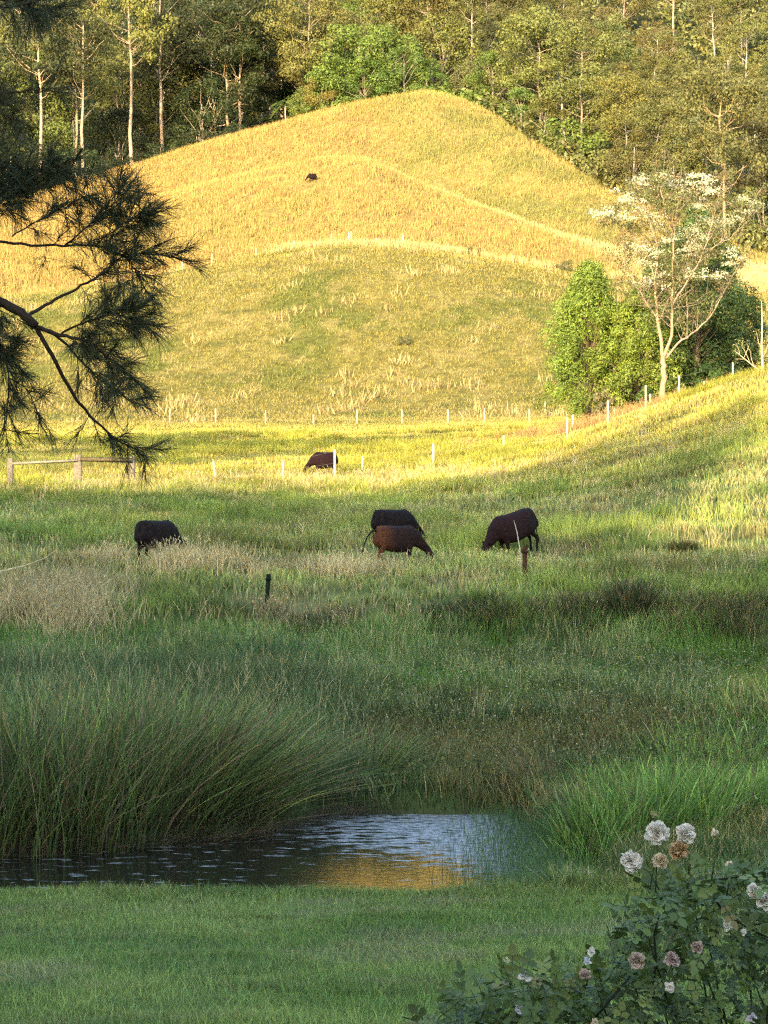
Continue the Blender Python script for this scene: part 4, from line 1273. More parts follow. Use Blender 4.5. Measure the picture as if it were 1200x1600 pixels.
def undergrowth():
    parts = []
    n = 1500
    X = rng.uniform(-160, 1380, n)
    de = np.interp(X, XS, DE)
    d = de + 7 + rng.random(n) ** 1.6 * 130
    x = (X - 600) / F * d
    z = terrain_z(x, d)
    for i in range(n):
        r = rng.uniform(1.2, 2.8) * (1.15 if X[i] > 700 else 1)
        c = jit(DK_SHADE if X[i] < 470 else GR if X[i] < 760 else OL, .3)  # left undergrowth darkened to stand for the shade between trunks
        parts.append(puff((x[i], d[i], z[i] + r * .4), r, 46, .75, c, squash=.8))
    n = 1300
    X = rng.uniform(-160, 1380, n)
    d = np.interp(X, XS, DE) + 120 + rng.random(n) * 250
    x = (X - 600) / F * d; z = terrain_z(x, d)
    for i in range(n):
        r = rng.uniform(2.5, 5.0)
        parts.append(puff((x[i], d[i], z[i] + r * .5), r, 60, 1.1, jit(OL if X[i] > 470 else OD_SHADE, .3), squash=.9))
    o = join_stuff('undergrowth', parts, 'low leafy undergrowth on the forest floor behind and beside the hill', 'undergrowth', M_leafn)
undergrowth()

# ------------------------------------------------------------------ mid-distance trees on the right rise
def dense_tree(name, X, d, W, Hh, n_puff, leaf, tint, label, group=None, seed=1, cone=.5, lift=.0):
    global rng
    keep = rng; rng = np.random.default_rng(seed)
    p = at(X, d)
    t = empty(name, p - np.array([0, 0, .1]))
    tag(t, label, 'tree', group)
    tb = MB(); tb.tube(branch_path((0, 0, -.3), (0, 0, Hh * .8), 7, 0, .02), np.linspace(.022 * Hh, .004 * Hh, 7), 8, (.25, .18, .12))
    Vs = []
    for k in range(n_puff):
        tt = rng.uniform(.06, 1.0) ** .9; a = rng.uniform(0, 2 * np.pi)
        prof = math.sin(math.pi * min(1, .22 + tt * .78)) ** .75
        R0 = W * .5 * prof
        rr = R0 * rng.uniform(.5, 1.1) * (1 + .16 * math.sin(3 * a + 9 * tt + seed))
        c = np.array([math.cos(a) * rr, math.sin(a) * rr, lift + (Hh - lift) * tt * .95])
        Vs.append(puff(c, W * rng.uniform(.07, .16), 240, leaf, tuple(np.array(tint) * rng.uniform(.7, 1.25)), hang=.2, aspect=.4, squash=1.05, up=.5))
        if k % 3 == 0:
            tb.tube(branch_path((0, 0, c[2] * .6), c, 4), np.linspace(.05, .015, 4), 5, (.25, .18, .12), cap=False)
    V_, T_, C_ = [], [], []; n = 0
    for V, T, c in Vs:
        V_.append(V); T_.append(T + n); C_.append(c); n += len(V)
    link('trunk', tb.mesh('trunk', True), M_barkn, t)
    link('crown', make_mesh('crown', np.vstack(V_), np.vstack(T_), np.vstack(C_)), M_leafn, t)
    rng = keep
    return t
dense_tree('conifer_tree', 920, 129, 5.0, 9.4, 200, .17, (.21, .29, .045), 'bright green bushy tree, the leftmost of the clump on the right rise', seed=5)
dense_tree('conifer_tree', 998, 127, 4.3, 7.2, 170, .16, (.24, .31, .05), 'yellow green bushy tree between the leftmost tree and the flowering tree', seed=6)
dense_tree('broadleaf_tree', 1090, 131, 5.4, 11.2, 150, .20, (.12, .18, .045), 'dark green tree behind the flowering tree', seed=7)
dense_tree('broadleaf_tree', 1130, 136, 4.6, 8.6, 120, .20, (.11, .16, .04), 'dark green tree at the right back of the clump', seed=8)
dense_tree('broadleaf_tree', 1042, 134, 4.8, 10.0, 110, .20, (.12, .18, .045), 'mid green tree rising directly behind the top of the flowering tree', seed=9)
dense_tree('shrub', 948, 126, 1.8, 1.9, 40, .16, (.24, .22, .10), 'pale brownish shrub at the foot of the leftmost green trees', seed=10)
dense_tree('shrub', 1105, 126, 2.0, 1.8, 40, .18, (.07, .13, .03), 'low leafy shrub right of the flowering tree trunk', seed=12)
dense_tree('shrub', 1010, 125, 1.6, 1.4, 30, .14, (.10, .16, .04), 'low green shrub under the yellow green tree', seed=14)

def flowering_tree():
    global rng
    keep = rng; rng = np.random.default_rng(4)
    d0 = 120.0
    p = at(1036, d0)
    S = d0 / F
    t = empty('flowering_tree', p)
    tag(t, 'tall slim tree with orange lit trunk, forking pale limbs and white blossom clusters', 'tree')
    baseY = 800 - (p[2] - ZC) / d0 * F
    def q(X, Y, dy=0.0): return np.array([(X - 1036) * S, dy, (baseY - Y) * S])
    limbs = [
        ([(1036, 645, 0), (1035, 610, 0), (1037, 580, 0), (1036, 560, 0)], .17, .125),
        ([(1036, 562, 0), (1031, 520, .1), (1026, 480, .2), (1024, 445, .3), (1018, 400, .6), (1012, 370, .8)], .10, .02),
        ([(1030, 500, .1), (1010, 470, .3), (995, 445, .5), (985, 420, .8), (975, 400, 1.0)], .05, .012),
        ([(1036, 562, 0), (1047, 530, -.2), (1050, 495, -.3), (1049, 470, -.3), (1050, 430, -.4), (1052, 370, -.3), (1058, 320, -.2)], .09, .018),
        ([(1040, 560, 0), (1060, 535, .3), (1090, 515, .6), (1115, 490, .9), (1140, 445, 1.1), (1165, 405, 1.3)], .065, .012),
        ([(1049, 480, -.3), (1065, 450, -.6), (1085, 420, -.9), (1100, 380, -1.0), (1112, 340, -1.0), (1120, 300, -1.0)], .045, .01),
        ([(1024, 450, .3), (1028, 400, 0), (1020, 360, -.3), (1005, 325, -.4), (995, 300, -.5)], .045, .01),
        ([(1034, 495, .1), (1045, 465, .5), (1072, 440, .9), (1080, 400, 1.3), (1090, 360, 1.5), (1095, 300, 1.6)], .04, .01),
        ([(1018, 400, .6), (1000, 372, 1.0), (975, 352, 1.3), (945, 338, 1.6)], .03, .008),
        ([(1052, 370, -.3), (1040, 340, -.5), (1032, 310, -.6), (1030, 285, -.6)], .03, .008),
        ([(1090, 400, -.9), (1120, 385, -.6), (1145, 370, -.5), (1170, 325, -.4)], .03, .008),
        ([(1075, 525, .4), (1075, 490, .2), (1072, 450, 0), (1078, 410, -.2)], .03, .01),
    ]
    tb = MB(); ends = []
    for pts, r0, r1 in limbs:
        P = np.array([q(*a) for a in pts])
        tt = np.linspace(0, len(P) - 1, len(P) * 3)
        Ps = np.stack([np.interp(tt, np.arange(len(P)), P[:, i]) for i in range(3)], 1)
        Ps[1:-1] += rng.normal(0, .03, Ps[1:-1].shape)
        tb.tube(Ps, np.linspace(r0, r1, len(Ps)), 8, (.50, .33, .20) if r0 > .08 else (.42, .32, .22))
        for k in range(len(Ps) // 4, len(Ps)):
            if r0 > .15: continue
            for _ in range(2):
                e = Ps[k] + rng.normal(0, 1, 3) * np.array([.55, .55, .2]) + np.array([0, 0, rng.uniform(.2, .9)])
                tb.tube(branch_path(Ps[k], e, 4, 0, .1), np.linspace(.018, .006, 4), 4, (.42, .33, .24), cap=False)
                ends.append(e)
                if rng.random() < .7:
                    e2 = e + rng.normal(0, .35, 3) + np.array([0, 0, .25])
                    tb.tube(branch_path(e, e2, 3, 0, .1), np.linspace(.008, .004, 3), 4, (.42, .33, .24), cap=False)
                    ends.append(e2)
    link('trunk', tb.mesh('trunk', True), M_barkn, t)
    ends = np.array(ends)
    ex = ends[rng.choice(len(ends), 150)] + rng.normal(0, .45, (150, 3))
    ends = np.vstack([ends, ex[ex[:, 2] > 4.5]])
    leaves = []
    for e in ends:
        if rng.random() < .85:
            leaves.append(puff(e, rng.uniform(.25, .5), 34, .16, (.17, .18, .06) if rng.random() < .75 else (.22, .16, .08), hang=1.0, aspect=.35))
    V_, T_, C_ = [], [], []; n = 0
    for V, T, c in leaves: V_.append(V); T_.append(T + n); C_.append(c); n += len(V)
    link('crown', make_mesh('crown', np.vstack(V_), np.vstack(T_), np.vstack(C_)), M_leafn, t)
    # white blossom clusters
    spots = [(1000, 280), (985, 300), (1010, 285), (1035, 290), (1055, 285), (1075, 290), (1085, 275), (1110, 278), (1040, 275), (992, 315), (1000, 322), (975, 312), (1008, 332), (940, 332), (952, 330), (965, 335), (978, 340), (1165, 312), (1175, 318), (1135, 345), (1155, 335), (1120, 300), (1090, 320), (1100, 305),
             (1018, 345), (1000, 385), (1005, 392), (1022, 395), (1020, 412), (1014, 405), (1045, 375), (1080, 370), (1085, 385), (1076, 390), (1070, 395), (1098, 375), (1010, 438), (998, 440), (1016, 444), (1078, 430), (1088, 432), (1060, 432), (1035, 434), (1120, 430), (1140, 390), (1135, 350), (1115, 345), (1090, 360), (1055, 450), (978, 388), (1030, 350), (1145, 410), (1065, 300), (1100, 290), (1075, 360)]
    fb = []
    for X, Y in spots:
        for k in range(4):
            c = q(X + rng.normal(0, 6), Y + rng.normal(0, 4), rng.uniform(-1.0, 1.2))
            m = 36
            Pp = c + rng.normal(0, 1, (m, 3)) * np.array([.20, .20, .07])
            N = rand_dirs(m, 1.2)
            fb.append(cards(Pp, N, rng.uniform(.07, .13, m), .7, vary(np.tile([[.88, .83, .55]], (m, 1)), .06, m)))
    V_, T_, C_ = [], [], []; n = 0
    for V, T, c in fb: V_.append(V); T_.append(T + n); C_.append(c); n += len(V)
    link('blossom', make_mesh('blossom', np.vstack(V_), np.vstack(T_), np.vstack(C_)), M_petal, t)
    rng = keep
flowering_tree()

def bare_sapling():
    d0 = 112.0
    p = at(1190, d0); S = d0 / F
    t = empty('bare_sapling', p)
    tag(t, 'thin bare pale sapling with a forked side branch at the right edge on the slope', 'tree')
    bY = 800 - (p[2] - ZC) / d0 * F
    def q(X, Y, dy=0.0): return np.array([(X - 1190) * S, dy, (bY - Y) * S])
    tb = MB(); c = (.66, .55, .36)
    tb.tube([q(1190, bY + 3), q(1192, 580), q(1190, 540), q(1191, 510), q(1190, 470)], [.07, .06, .05, .035, .012], 8, c)
    br = MB()
    br.tube([q(1188, 580), q(1175, 570), q(1160, 558), q(1148, 548)], [.035, .03, .02, .006], 6, c)
    for a, b_ in (((1172, 568), (1158, 540)), ((1165, 561), (1150, 560)), ((1178, 572), (1168, 535)), ((1162, 560), (1172, 536)), ((1190, 560), (1205, 530)), ((1155, 553), (1152, 535)), ((1190, 545), (1180, 515))):
        br.tube(branch_path(q(*a), q(b_[0], b_[1], rng.uniform(-.4, .4)), 4, 0, .08), [.018, .013, .009, .004], 5, c)
    link('trunk', tb.mesh('trunk', True), M_barkn, t)
    link('branch', br.mesh('branch', True), M_barkn, t)
    lv = [puff(q(X, Y, rng.uniform(-.3, .3)), .3, 22, .10, (.34, .32, .12), aspect=.4) for X, Y in ((1152, 538), (1160, 535), (1170, 538), (1150, 552), (1182, 520), (1203, 530), (1165, 545))]
    V_, T_, C_ = [], [], []; n = 0
    for V, T, cc in lv: V_.append(V); T_.append(T + n); C_.append(cc); n += len(V)
    link('leaves', make_mesh('leaves', np.vstack(V_), np.vstack(T_), np.vstack(C_)), M_leafn, t)
bare_sapling()

# small bushes on the knoll crest
for X, d, h, lb in ((740, 251, 2.2, 'low dark bush on the right part of the knoll crest'), (702, 252, 1.5, 'small bush on the knoll crest next to the low dark one'), (880, 247, 2.4, 'olive bush at the right end of the knoll crest'), (633, 205, 1.5, 'small pale bush alone on the face of the knoll')):
    plant('bush', X, d, h, (.17, .17, .06), lb, None, 'bush', 'bush')

# ------------------------------------------------------------------ casuarina hanging into the picture at the left
def casuarina():
    global rng
    keep = rng; rng = np.random.default_rng(21)
    D = 14.0; S = D / F
    bx, by = -3.6, 15.0
    bz = float(terrain_z(bx, by))
    t = empty('casuarina_tree', (bx, by, bz))
    tag(t, 'dark she-oak hanging its needle-leaved branches into the left side of the picture', 'tree')
    O = np.array([bx, by, bz])
    def q(X, Y, dy=0.0):
        return px3(X * .93 if X > 0 else X, Y, D + dy) - O
    tr = MB()
    tr.tube([(0, 0, -.2), (.03, 0, 1.5), (0, .05, 3.2), (-.05, 0, 5.0), (0, 0, 7.0), (0, .1, 9)], [.26, .2, .18, .15, .11, .04], 12, (.10, .075, .055))
    link('trunk', tr.mesh('trunk', True), M_barkn, t)
    bb = MB(); nodes = []   # (pos, dir, weight)
    bc = (.030, .022, .016)
    def limb(pts, r0, r1, foliage=1.0, start=.25):
        P = np.array([q(*a) for a in pts])
        k = len(P); tt = np.linspace(0, k - 1, k * 4)
        Ps = np.stack([np.interp(tt, np.arange(k), P[:, i]) for i in range(3)], 1)
        for _ in range(2): Ps[1:-1] = .25 * Ps[:-2] + .5 * Ps[1:-1] + .25 * Ps[2:]
        Ps[1:-1] += rng.normal(0, .004, Ps[1:-1].shape)
        bb.tube(Ps, np.linspace(r0 * .85, r1, len(Ps)), 7, bc)
        Tn = np.gradient(Ps, axis=0); Tn /= np.linalg.norm(Tn, axis=1)[:, None]
        for i in range(int(len(Ps) * start), len(Ps)):
            nodes.append((Ps[i], Tn[i], foliage))
    tk = lambda z: (0, 0, z)
    # main limb from the trunk (outside the left edge) and what it carries, traced as X, Y, depth offset
    bb.tube([(.0, 0, 3.6), (.5, -.4, 3.75), q(-40, 455, -.2)], [.07, .055, .045], 8, bc)
    limb([(-40, 455, -.2), (0, 472, 0), (35, 488, 0), (60, 510, 0)], .036, .028, 0)
    limb([(60, 510, 0), (90, 560, 0), (125, 620, .1), (155, 655, .2), (200, 690, .3), (240, 705, .4)], .018, .004, 1.0, .55)
    limb([(60, 510, 0), (100, 524, -.2), (140, 528, -.3), (185, 560, -.3), (220, 590, -.3)], .016, .005, 1.2, .4)
    limb([(45, 495, 0), (80, 475, .2), (130, 450, .3), (170, 430, .3), (200, 405, .4), (225, 385, .4)], .014, .004, .8, .45)
    limb([(60, 510, 0), (110, 533, .3), (140, 570, .5), (170, 590, .6), (215, 625, .6)], .012, .004, 1.2, .4)
    limb([(100, 524, -.2), (150, 500, -.3), (190, 490, -.3), (225, 500, -.2)], .009, .003, 1.6, .2)
    bb.tube([(.0, 0, 4.1), (.5, -.4, 4.2), q(-40, 375, .2)], [.05, .04, .025], 8, bc)
    limb([(-40, 375, .2), (0, 378, .3), (60, 384, .3), (120, 384, .4), (170, 383, .4), (200, 400, .4), (230, 395, .5), (275, 400, .5), (298, 404, .5)], .012, .003, .7, .3)
    limb([(110, 384, .4), (150, 350, .4), (190, 320, .4), (205, 295, .4)], .007, .003, 1.2, .2)
    limb([(160, 384, .4), (205, 350, .2), (235, 340, .2)], .006, .003, 1.6, .2)
    limb([(20, 370, .3), (60, 345, .3), (110, 325, .3), (140, 300, .4)], .006, .002, .8, .2)
    limb([(215, 405, .4), (230, 430, .4), (245, 455, .4)], .004, .002, .8, .2)
    limb([(0, 540, .3), (15, 580, .3), (14, 640, .3), (5, 680, .3)], .008, .003, .8, .1)
    limb([(15, 590, .3), (50, 610, .2), (60, 650, .2)], .005, .002, .6, .2)
    limb([(0, 475, .2), (-10, 520, .2), (10, 555, .1)], .01, .003, 1.6, .1)
    # dark upper boughs
    for a in [[(-60, 300, .5), (0, 285, .5), (50, 285, .4), (95, 280, .4)], [(-60, 250, .5), (0, 262, .5), (60, 265, .5), (120, 262, .4)], 
              [(-60, 320, .5), (-10, 318, .5), (30, 305, .4)], [(-70, 130, .8), (-30, 140, .8), (0, 165, .7), (15, 195, .7)],
              [(-60, -10, .5), (0, 0, .5), (40, 5, .5), (70, 15, .4)]]:
        limb(a, .010, .003, 1.25, .15)
    for a in [[(-60, 12, 0), (0, 14, 0), (50, 5, 0), (95, -12, 0)], [(-20, 150, .6), (60, 140, .6), (88, 136, .6)]]:
        limb(a, .008, .003, .5, .3)
    # fine twigs + needles
    N0, L0, W0, C0 = [], [], [], []
    dirs = []
    for P, Tn, fo in nodes:
        if fo <= 0: continue
        for _ in range(max(1, int(round(1.7 * fo + rng.uniform(-.5, .5))))):
            dv = Tn * .6 + rng.normal(0, .6, 3); dv[0] += .15; dv /= np.linalg.norm(dv)
            L = rng.uniform(.08, .24)
            e = P + dv * L
            bb.tube([P, (P + e) / 2 + rng.normal(0, .008, 3), e], [.0032, .0025, .0018], 4, bc, cap=False)
            m = int(32 * min(fo, 1.6)) + 8
            tpos = rng.uniform(.25, 1, (m, 1))
            N0.append(P + (e - P) * tpos)
            nd = dv * .9 + rng.normal(0, .50, (m, 3)); nd /= np.linalg.norm(nd, axis=1)[:, None]
            dirs.append(nd * rng.uniform(.07, .21, (m, 1)))
    link('branches', bb.mesh('branches', True), M_barkn, t)
    B = np.vstack(N0); Dv = np.vstack(dirs); n = len(B)
    side = np.cross(Dv, rng.normal(size=(n, 3))); side /= np.linalg.norm(side, axis=1)[:, None]
    side *= .0016
    mid = B + Dv * .55; tip = B + Dv; tip[:, 2] -= .02; 
    V = np.stack([B - side, B + side, mid - side * .9, mid + side * .9, tip], 1).reshape(-1, 3)
    b = np.arange(n)[:, None] * 5
    T = np.concatenate([b + np.array([[0, 1, 3]]), b + np.array([[0, 3, 2]]), b + np.array([[2, 3, 4]])])
    c = vary(np.tile([[.042, .055, .026]], (n, 1)), .4, n)
    br = rng.random(n) < .12; c[br] = [.09, .07, .03]
    link('foliage', make_mesh('foliage', V, T, np.repeat(c, 5, 0)), M_needle, t)
    rng = keep
casuarina()

# ------------------------------------------------------------------ rose bush
def petal(mb, c, N, A, L, W, cup, col):
    """curved petal 4x4 grid, starting at c, growing along A, facing N"""
    B = np.cross(N, A)
    us = np.linspace(0, 1, 5); vs = np.linspace(-1, 1, 5)
    V = []
    for u_ in us:
        wd = W * math.sin(math.pi * min(.93, .18 + u_ * .72))
        for v_ in vs:
            lift = cup * (u_ ** 1.6) * L + .35 * cup * v_ * v_ * W
            wob = .06 * L * math.sin(5 * v_ + 7 * u_ + c[0] * 90)
            V.append(c + A * (L * u_) + B * (wd * v_) + N * (lift + wob * u_))
    i = np.arange(4)[:, None] * 5; j = np.arange(4)[None]
    Q = np.stack([i + j, i + j + 1, i + 5 + j + 1, i + 5 + j], -1).reshape(-1, 4)
    mb.add(np.array(V), Q, None, col)

def bloom(parent, pos, r, col, facing, nlay, label=None, wilt=0.0):
    mb = MB()
    Fd = np.asarray(facing, float); Fd /= np.linalg.norm(Fd)
    X_ = np.cross(Fd, [0.3, .1, 1.0]); X_ /= np.linalg.norm(X_); Y_ = np.cross(Fd, X_)
    if nlay > 2:
        for i in range(56):
            ct = rng.uniform(-.25, 1.0); a = rng.uniform(0, 2 * np.pi); st_ = math.sqrt(1 - ct * ct)
            D = Fd * ct + X_ * (st_ * math.cos(a)) + Y_ * (st_ * math.sin(a))
            D = D + rng.normal(0, .15 + .2 * wilt, 3); D /= np.linalg.norm(D)
            N = np.cross(D, rng.normal(size=3)) + Fd * .8; N -= D * (N @ D); N /= np.linalg.norm(N)
            petal(mb, D * r * .25, N, D, r * rng.uniform(.6, .95) * (1 + .12 * wilt), r * rng.uniform(.36, .54), rng.uniform(-.3, .45), np.array(col) * rng.uniform(.9, 1.08))
        nlay = 0
    for L_ in range(nlay):
        fr = (L_ + 1) / nlay
        k = 5 + 2 * L_ if nlay > 2 else 5
        for i in range(k):
            a = 2 * np.pi * i / k + L_ * .6 + rng.uniform(-.2, .2)
            A = X_ * math.cos(a) + Y_ * math.sin(a) + Fd * ((1 - fr) * 1.3 + .1) + rng.normal(0, .12 + wilt * .25, 3)
            A /= np.linalg.norm(A)
            N = Fd - A * (Fd @ A); N = N / (np.linalg.norm(N) + 1e-6)
            cc = np.array(col) * rng.uniform(.88, 1.05)
            petal(mb, Fd * r * (.35 - .6 * fr) + rng.normal(0, r * .07, 3), N, A, r * (.45 + .55 * fr) * rng.uniform(.7, 1.15), r * (.30 if nlay > 2 else .45) * rng.uniform(.7, 1.2), .55 * (1.1 - fr) - .25 * fr * wilt + rng.normal(0, .12), cc * rng.uniform(.85, 1.05))
    o = link('rose_bloom', mb.mesh('rose_bloom', True), M_petal, parent, loc=pos)
    if label: o['label'] = label
    return o

def rose_bush():
    global rng
    keep = rng; rng = np.random.default_rng(33)
    bx, by = 1.55, 9.2
    bz = float(terrain_z(bx, by))
    t = empty('rose_bush', (bx, by, bz))
    tag(t, 'dark leafy rose bush with white and fading blooms in the lower right corner', 'rose bush')
    O = np.array([bx, by, bz])
    def q(X, Y, d): return px3(X, Y, d) - O
    # outline of foliage (top edge) in photo: X -> Y
    def topY(X): return np.interp(X, [640, 680, 740, 800, 860, 930, 960, 1000, 1060, 1120, 1200, 1400], [1605, 1570, 1535, 1520, 1515, 1508, 1455, 1385, 1365, 1355, 1345, 1340])
    st = MB(); sc_ = (.035, .05, .022)
    tips = []
    for k in range(70):
        X = rng.uniform(660, 1420); d = rng.uniform(8.4, 10.2)
        Y = topY(X) + rng.uniform(0, 60) + 200 * rng.random() ** 2
        e = q(X, Y, d)
        b0 = np.array([rng.normal(0, .22), rng.normal(0, .2), 0])
        b0[0] = np.clip(e[0] * .45, -.7, .8) + rng.normal(0, .1)
        mid = (b0 + e) / 2 + np.array([(e[0] - b0[0]) * -.15, 0, .22]) 
        tt = np.linspace(0, 1, 9)[:, None]
        P = (1 - tt) ** 2 * b0 + 2 * tt * (1 - tt) * mid + tt * tt * e
        P[1:-1] += rng.normal(0, .008, (7, 3))
        st.tube(P, np.linspace(.007, .0025, 9), 5, sc_)
        for i in range(2, 9): tips.append((P[i], P[i] - P[i - 1]))
    # arching near stem seen dark against the leaves
    for pts in ([(1115, 1400), (1130, 1425), (1160, 1445), (1200, 1465), (1260, 1480)], [(1020, 1560), (1025, 1500), (1022, 1460), (1030, 1430)], [(930, 1590), (960, 1555), (985, 1525)], [(1080, 1380), (1140, 1372), (1165, 1368)]):
        st.tube([q(a, b_, 8.5 + rng.uniform(-.05, .05)) for a, b_ in pts], np.linspace(.005, .003, len(pts)), 6, (.03, .03, .02))
    # leaves : compound sprays of 5 leaflets
    LV, LT, LC = [], [], []; n = 0
    cent, nrm, sz, cl = [], [], [], []
    def add_leaf(P, A, N, L, col):
        nonlocal n
        B = np.cross(N, A)
        w_ = L * .36
        V = np.array([P, P + A * L * .3 + B * w_ - N * L * .03, P + A * L * .7 + B * w_ * .8 - N * L * .06, P + A * L - N * L * .12, P + A * L * .7 - B * w_ * .8 - N * L * .06, P + A * L * .3 - B * w_ - N * L * .03, P + A * L * .5 - N * L * .12])
        T = np.array([[0, 1, 6], [1, 2, 6], [2, 3, 6], [3, 4, 6], [4, 5, 6], [5, 0, 6]])
        LV.append(V); LT.append(T + n); LC.append(np.tile(col, (7, 1)) ); n += 7
    def spray(P, dv):
        dv = dv / (np.linalg.norm(dv) + 1e-9)
        A = dv * .4 + rng.normal(0, .6, 3); A /= np.linalg.norm(A)
        N = np.array([0, 0, 1.0]) + rng.normal(0, .45, 3) + np.array([0, -.35, 0]); N -= A * (N @ A); N /= np.linalg.norm(N)
        B = np.cross(N, A); L = rng.uniform(.024, .046)
        r = rng.random()
        col = np.array([.085, .125, .038]) if r < .4 else np.array([.12, .175, .045]) if r < .85 else np.array([.18, .22, .06]) if r < .985 else np.array([.20, .16, .05])
        col = col * rng.uniform(.75, 1.3)
        st.tube([P, P + A * L * 2.4], [.0012, .001], 3, sc_, cap=False)
        add_leaf(P + A * L * 2.3, A, N, L * 1.15, col)
        for j, u_ in ((0, 1.0), (1, 1.9)):
            for s in (-1, 1):
                a2 = A * .45 + B * s * .9; a2 /= np.linalg.norm(a2)
                n2 = N + rng.normal(0, .15, 3); n2 -= a2 * (n2 @ a2); n2 /= np.linalg.norm(n2)
                add_leaf(P + A * L * u_, a2, n2, L * (.8 + .15 * j), col * rng.uniform(.9, 1.1))
    for P, dv in tips:
        for _ in range(2): spray(P + rng.normal(0, .03, 3), dv)
    for k in range(2100):
        X = rng.uniform(640, 1400); Y = topY(X) + 12 + rng.random() ** 1.3 * (1720 - topY(X))
        dd = rng.uniform(8.3, 9.6)
        spray(q(X, Y, dd), rng.normal(size=3))
    link('stems', st.mesh('stems', True), M_barkn, t)
    link('leaves', make_mesh('leaves', np.vstack(LV), np.vstack(LT), np.vstack(LC)), M_leafn, t)
    W_ = (.90, .83, .72); CR = (.80, .66, .45); TN = (.66, .45, .24); PK = (.62, .48, .40)
    dS = 9.0 / F
    spots = [(1027, 1301, 18, W_, 4, 0, 'upright full white rose'), (1071, 1303, 15.5, W_, 4, 0, 'white rose beside the full one'), (986, 1346, 16, W_, 4, .2, 'white rose turned to the left'), (1032, 1346, 12, CR, 3, .6, 'small cream fading rose'), (1062, 1329, 14, TN, 4, .9, 'wilted tan rose'),
             (1178, 1393, 14, W_, 3, .4, None), (1195, 1408, 15, W_, 3, .4, None), (1138, 1444, 12, W_, 2, .6, None), (1090, 1480, 11, PK, 3, .5, None), (1162, 1455, 8, W_, 2, .6, None),
             (819, 1524, 14, W_, 2, .3, None), (811, 1575, 12, (.7, .66, .66), 2, .5, None), (924, 1487, 10, W_, 2, .6, None), (918, 1500, 8, (.66, .64, .7), 2, .6, None), (914, 1523, 10, PK, 3, .6, None), (995, 1501, 14, PK, 4, .7, None),
             (1050, 1500, 14, (.66, .50, .46), 4, .2, None), (1046, 1543, 12, W_, 2, .5, None), (791, 1500, 7, (.6, .62, .4), 2, .6, None), (1176, 1590, 12, (.66, .6, .66), 2, .4, None), (930, 1597, 8, CR, 2, .5, None), (1118, 1300, 7, CR, 2, .8, None), (1022, 1272, 7, (.4, .38, .16), 2, .8, None), (1140, 1350, 7, CR, 2, .8, None)]
    for X, Y, r, col, nl, wl, lb in spots:
        d = 8.75 if Y < 1360 else 8.35 + .1 * rng.random()
        r_ = r * d / F * (1.0 if Y < 1360 else .85)
        f = np.array([rng.normal(0, .35), -1.0, .5 + rng.normal(0, .2)])
        bloom(t, q(X, Y, d), r_, col, f, nl, lb, wl)
    # stalks of the top blooms
    for (X, Y), (X2, Y2) in (((1027, 1305), (1015, 1375)), ((1071, 1308), (1075, 1370)), ((988, 1348), (1030, 1375)), ((1032, 1350), (1045, 1378)), ((1062, 1334), (1090, 1380)), ((1118, 1302), (1110, 1370)), ((1022, 1276), (1024, 1380)), ((1140, 1352), (1135, 1385)), ((791, 1502), (850, 1530)), ((924, 1490), (915, 1530))):
        d = 8.77
        sm = MB(); sm.tube([q(X, Y, d), (q(X, Y, d) + q(X2, Y2, d)) / 2 + np.array([.01, 0, 0]), q(X2, Y2 + 15, d + .05)], [.002, .0025, .003], 5, (.10, .12, .05)); link('flower_stalk', sm.mesh('flower_stalk', True), M_barkn, t)
    rng = keep
rose_bush()

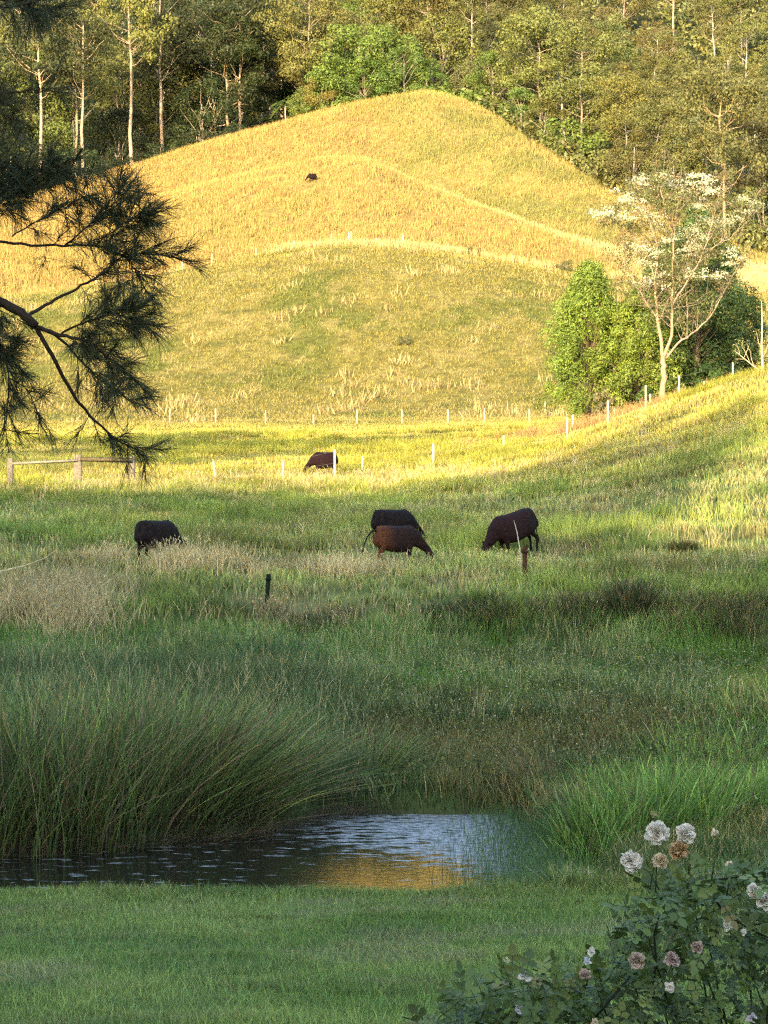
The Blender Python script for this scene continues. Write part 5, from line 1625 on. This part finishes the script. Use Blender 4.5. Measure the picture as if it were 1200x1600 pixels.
# ------------------------------------------------------------------ wood behind the camera: it throws the evening shade over the foreground
def shade_wood():
    tan = math.tan(SUN_EL)
    def row(s0, us, need, hmul=(.95, 1.05), wide=1.0, kind='round'):
        for u_ in us:
            uu = u_ + rng.uniform(-1, 1)
            x, y = xy_su(s0, uu)
            g = float(terrain_z(x, y))
            H = need(uu) - g
            if H < 2: continue
            plant(kind, 0, 0, H * rng.uniform(*hmul), jit(OL), 'tree of the wooded ridge behind the viewer', 'trees of the ridge behind the viewer', 'ridge_tree', xy=(x, y), wide=wide)
    def need(uu):
        s_end = np.interp(uu, [-90, -46, -30, -26, -25, -17.5, -16.5, -11, 40], [86, 82, 76, 74, 72, 62, 60, 61, 64])
        z = np.interp(s_end, [58, 73, 90], [3.5, 4.6, 5.6])
        return z + tan * (s_end + 62)
    row(-62, np.arange(-92, 34, 4.5), need, (.96, 1.01), 1.5)
    row(-68, np.arange(-90, 34, 6.0), lambda v: need(v) + (1.0 if v < -22 else -1.0), (.88, .98), 1.5)
    # a taller group: the long finger of shade on the right of the pasture
    for u_, H_ in ((-24.0, 33.5), (-22.0, 35.5), (-20.0, 35), (-18.6, 33)):
        x, y = xy_su(-12, u_)
        g = float(terrain_z(x, y))
        plant('round', 0, 0, H_ - g, jit(OL), 'very tall dense tree beside the garden, left of the viewer', 'very tall trees beside the garden', 'garden_tree', xy=(x, y), wide=.42)
    # spreading trees out of frame on the left: the streak of shade below the knoll
    for s_, u_, H_, wd in ((58, -62, 24, .8), (54, -55, 22.5, .8), (60, -48, 23, .7)):
        x, y = xy_su(s_, u_)
        plant('gum', 0, 0, H_, jit(OL), 'spreading gum outside the left edge of the picture', 'gums outside the left edge', 'eucalyptus_tree', xy=(x, y), wide=wd)
shade_wood()


def tell_apart():
    by = {}
    for o in C.objects:
        if o.parent is None and o.get('group') and o.get('label') and o.location.y > 250 and 'left of the picture' not in o['label']:
            by.setdefault(o['label'], []).append(o)
    for l, os_ in by.items():
        if len(os_) < 2: continue
        os_.sort(key=lambda o: o.location.x / o.location.y)
        names = {2: ['left', 'right'], 3: ['left', 'middle', 'right']}.get(len(os_))
        if names is None:
            o_ = ['leftmost', 'second', 'third', 'fourth', 'fifth', 'sixth', 'seventh', 'eighth', 'ninth']
            names = [o_[min(i, 8)] for i in range(len(os_))]; names[-1] = 'rightmost'
        for o, nm in zip(os_, names):
            o['label'] = ' '.join((nm + ' ' + l).split()[:16])
tell_apart()
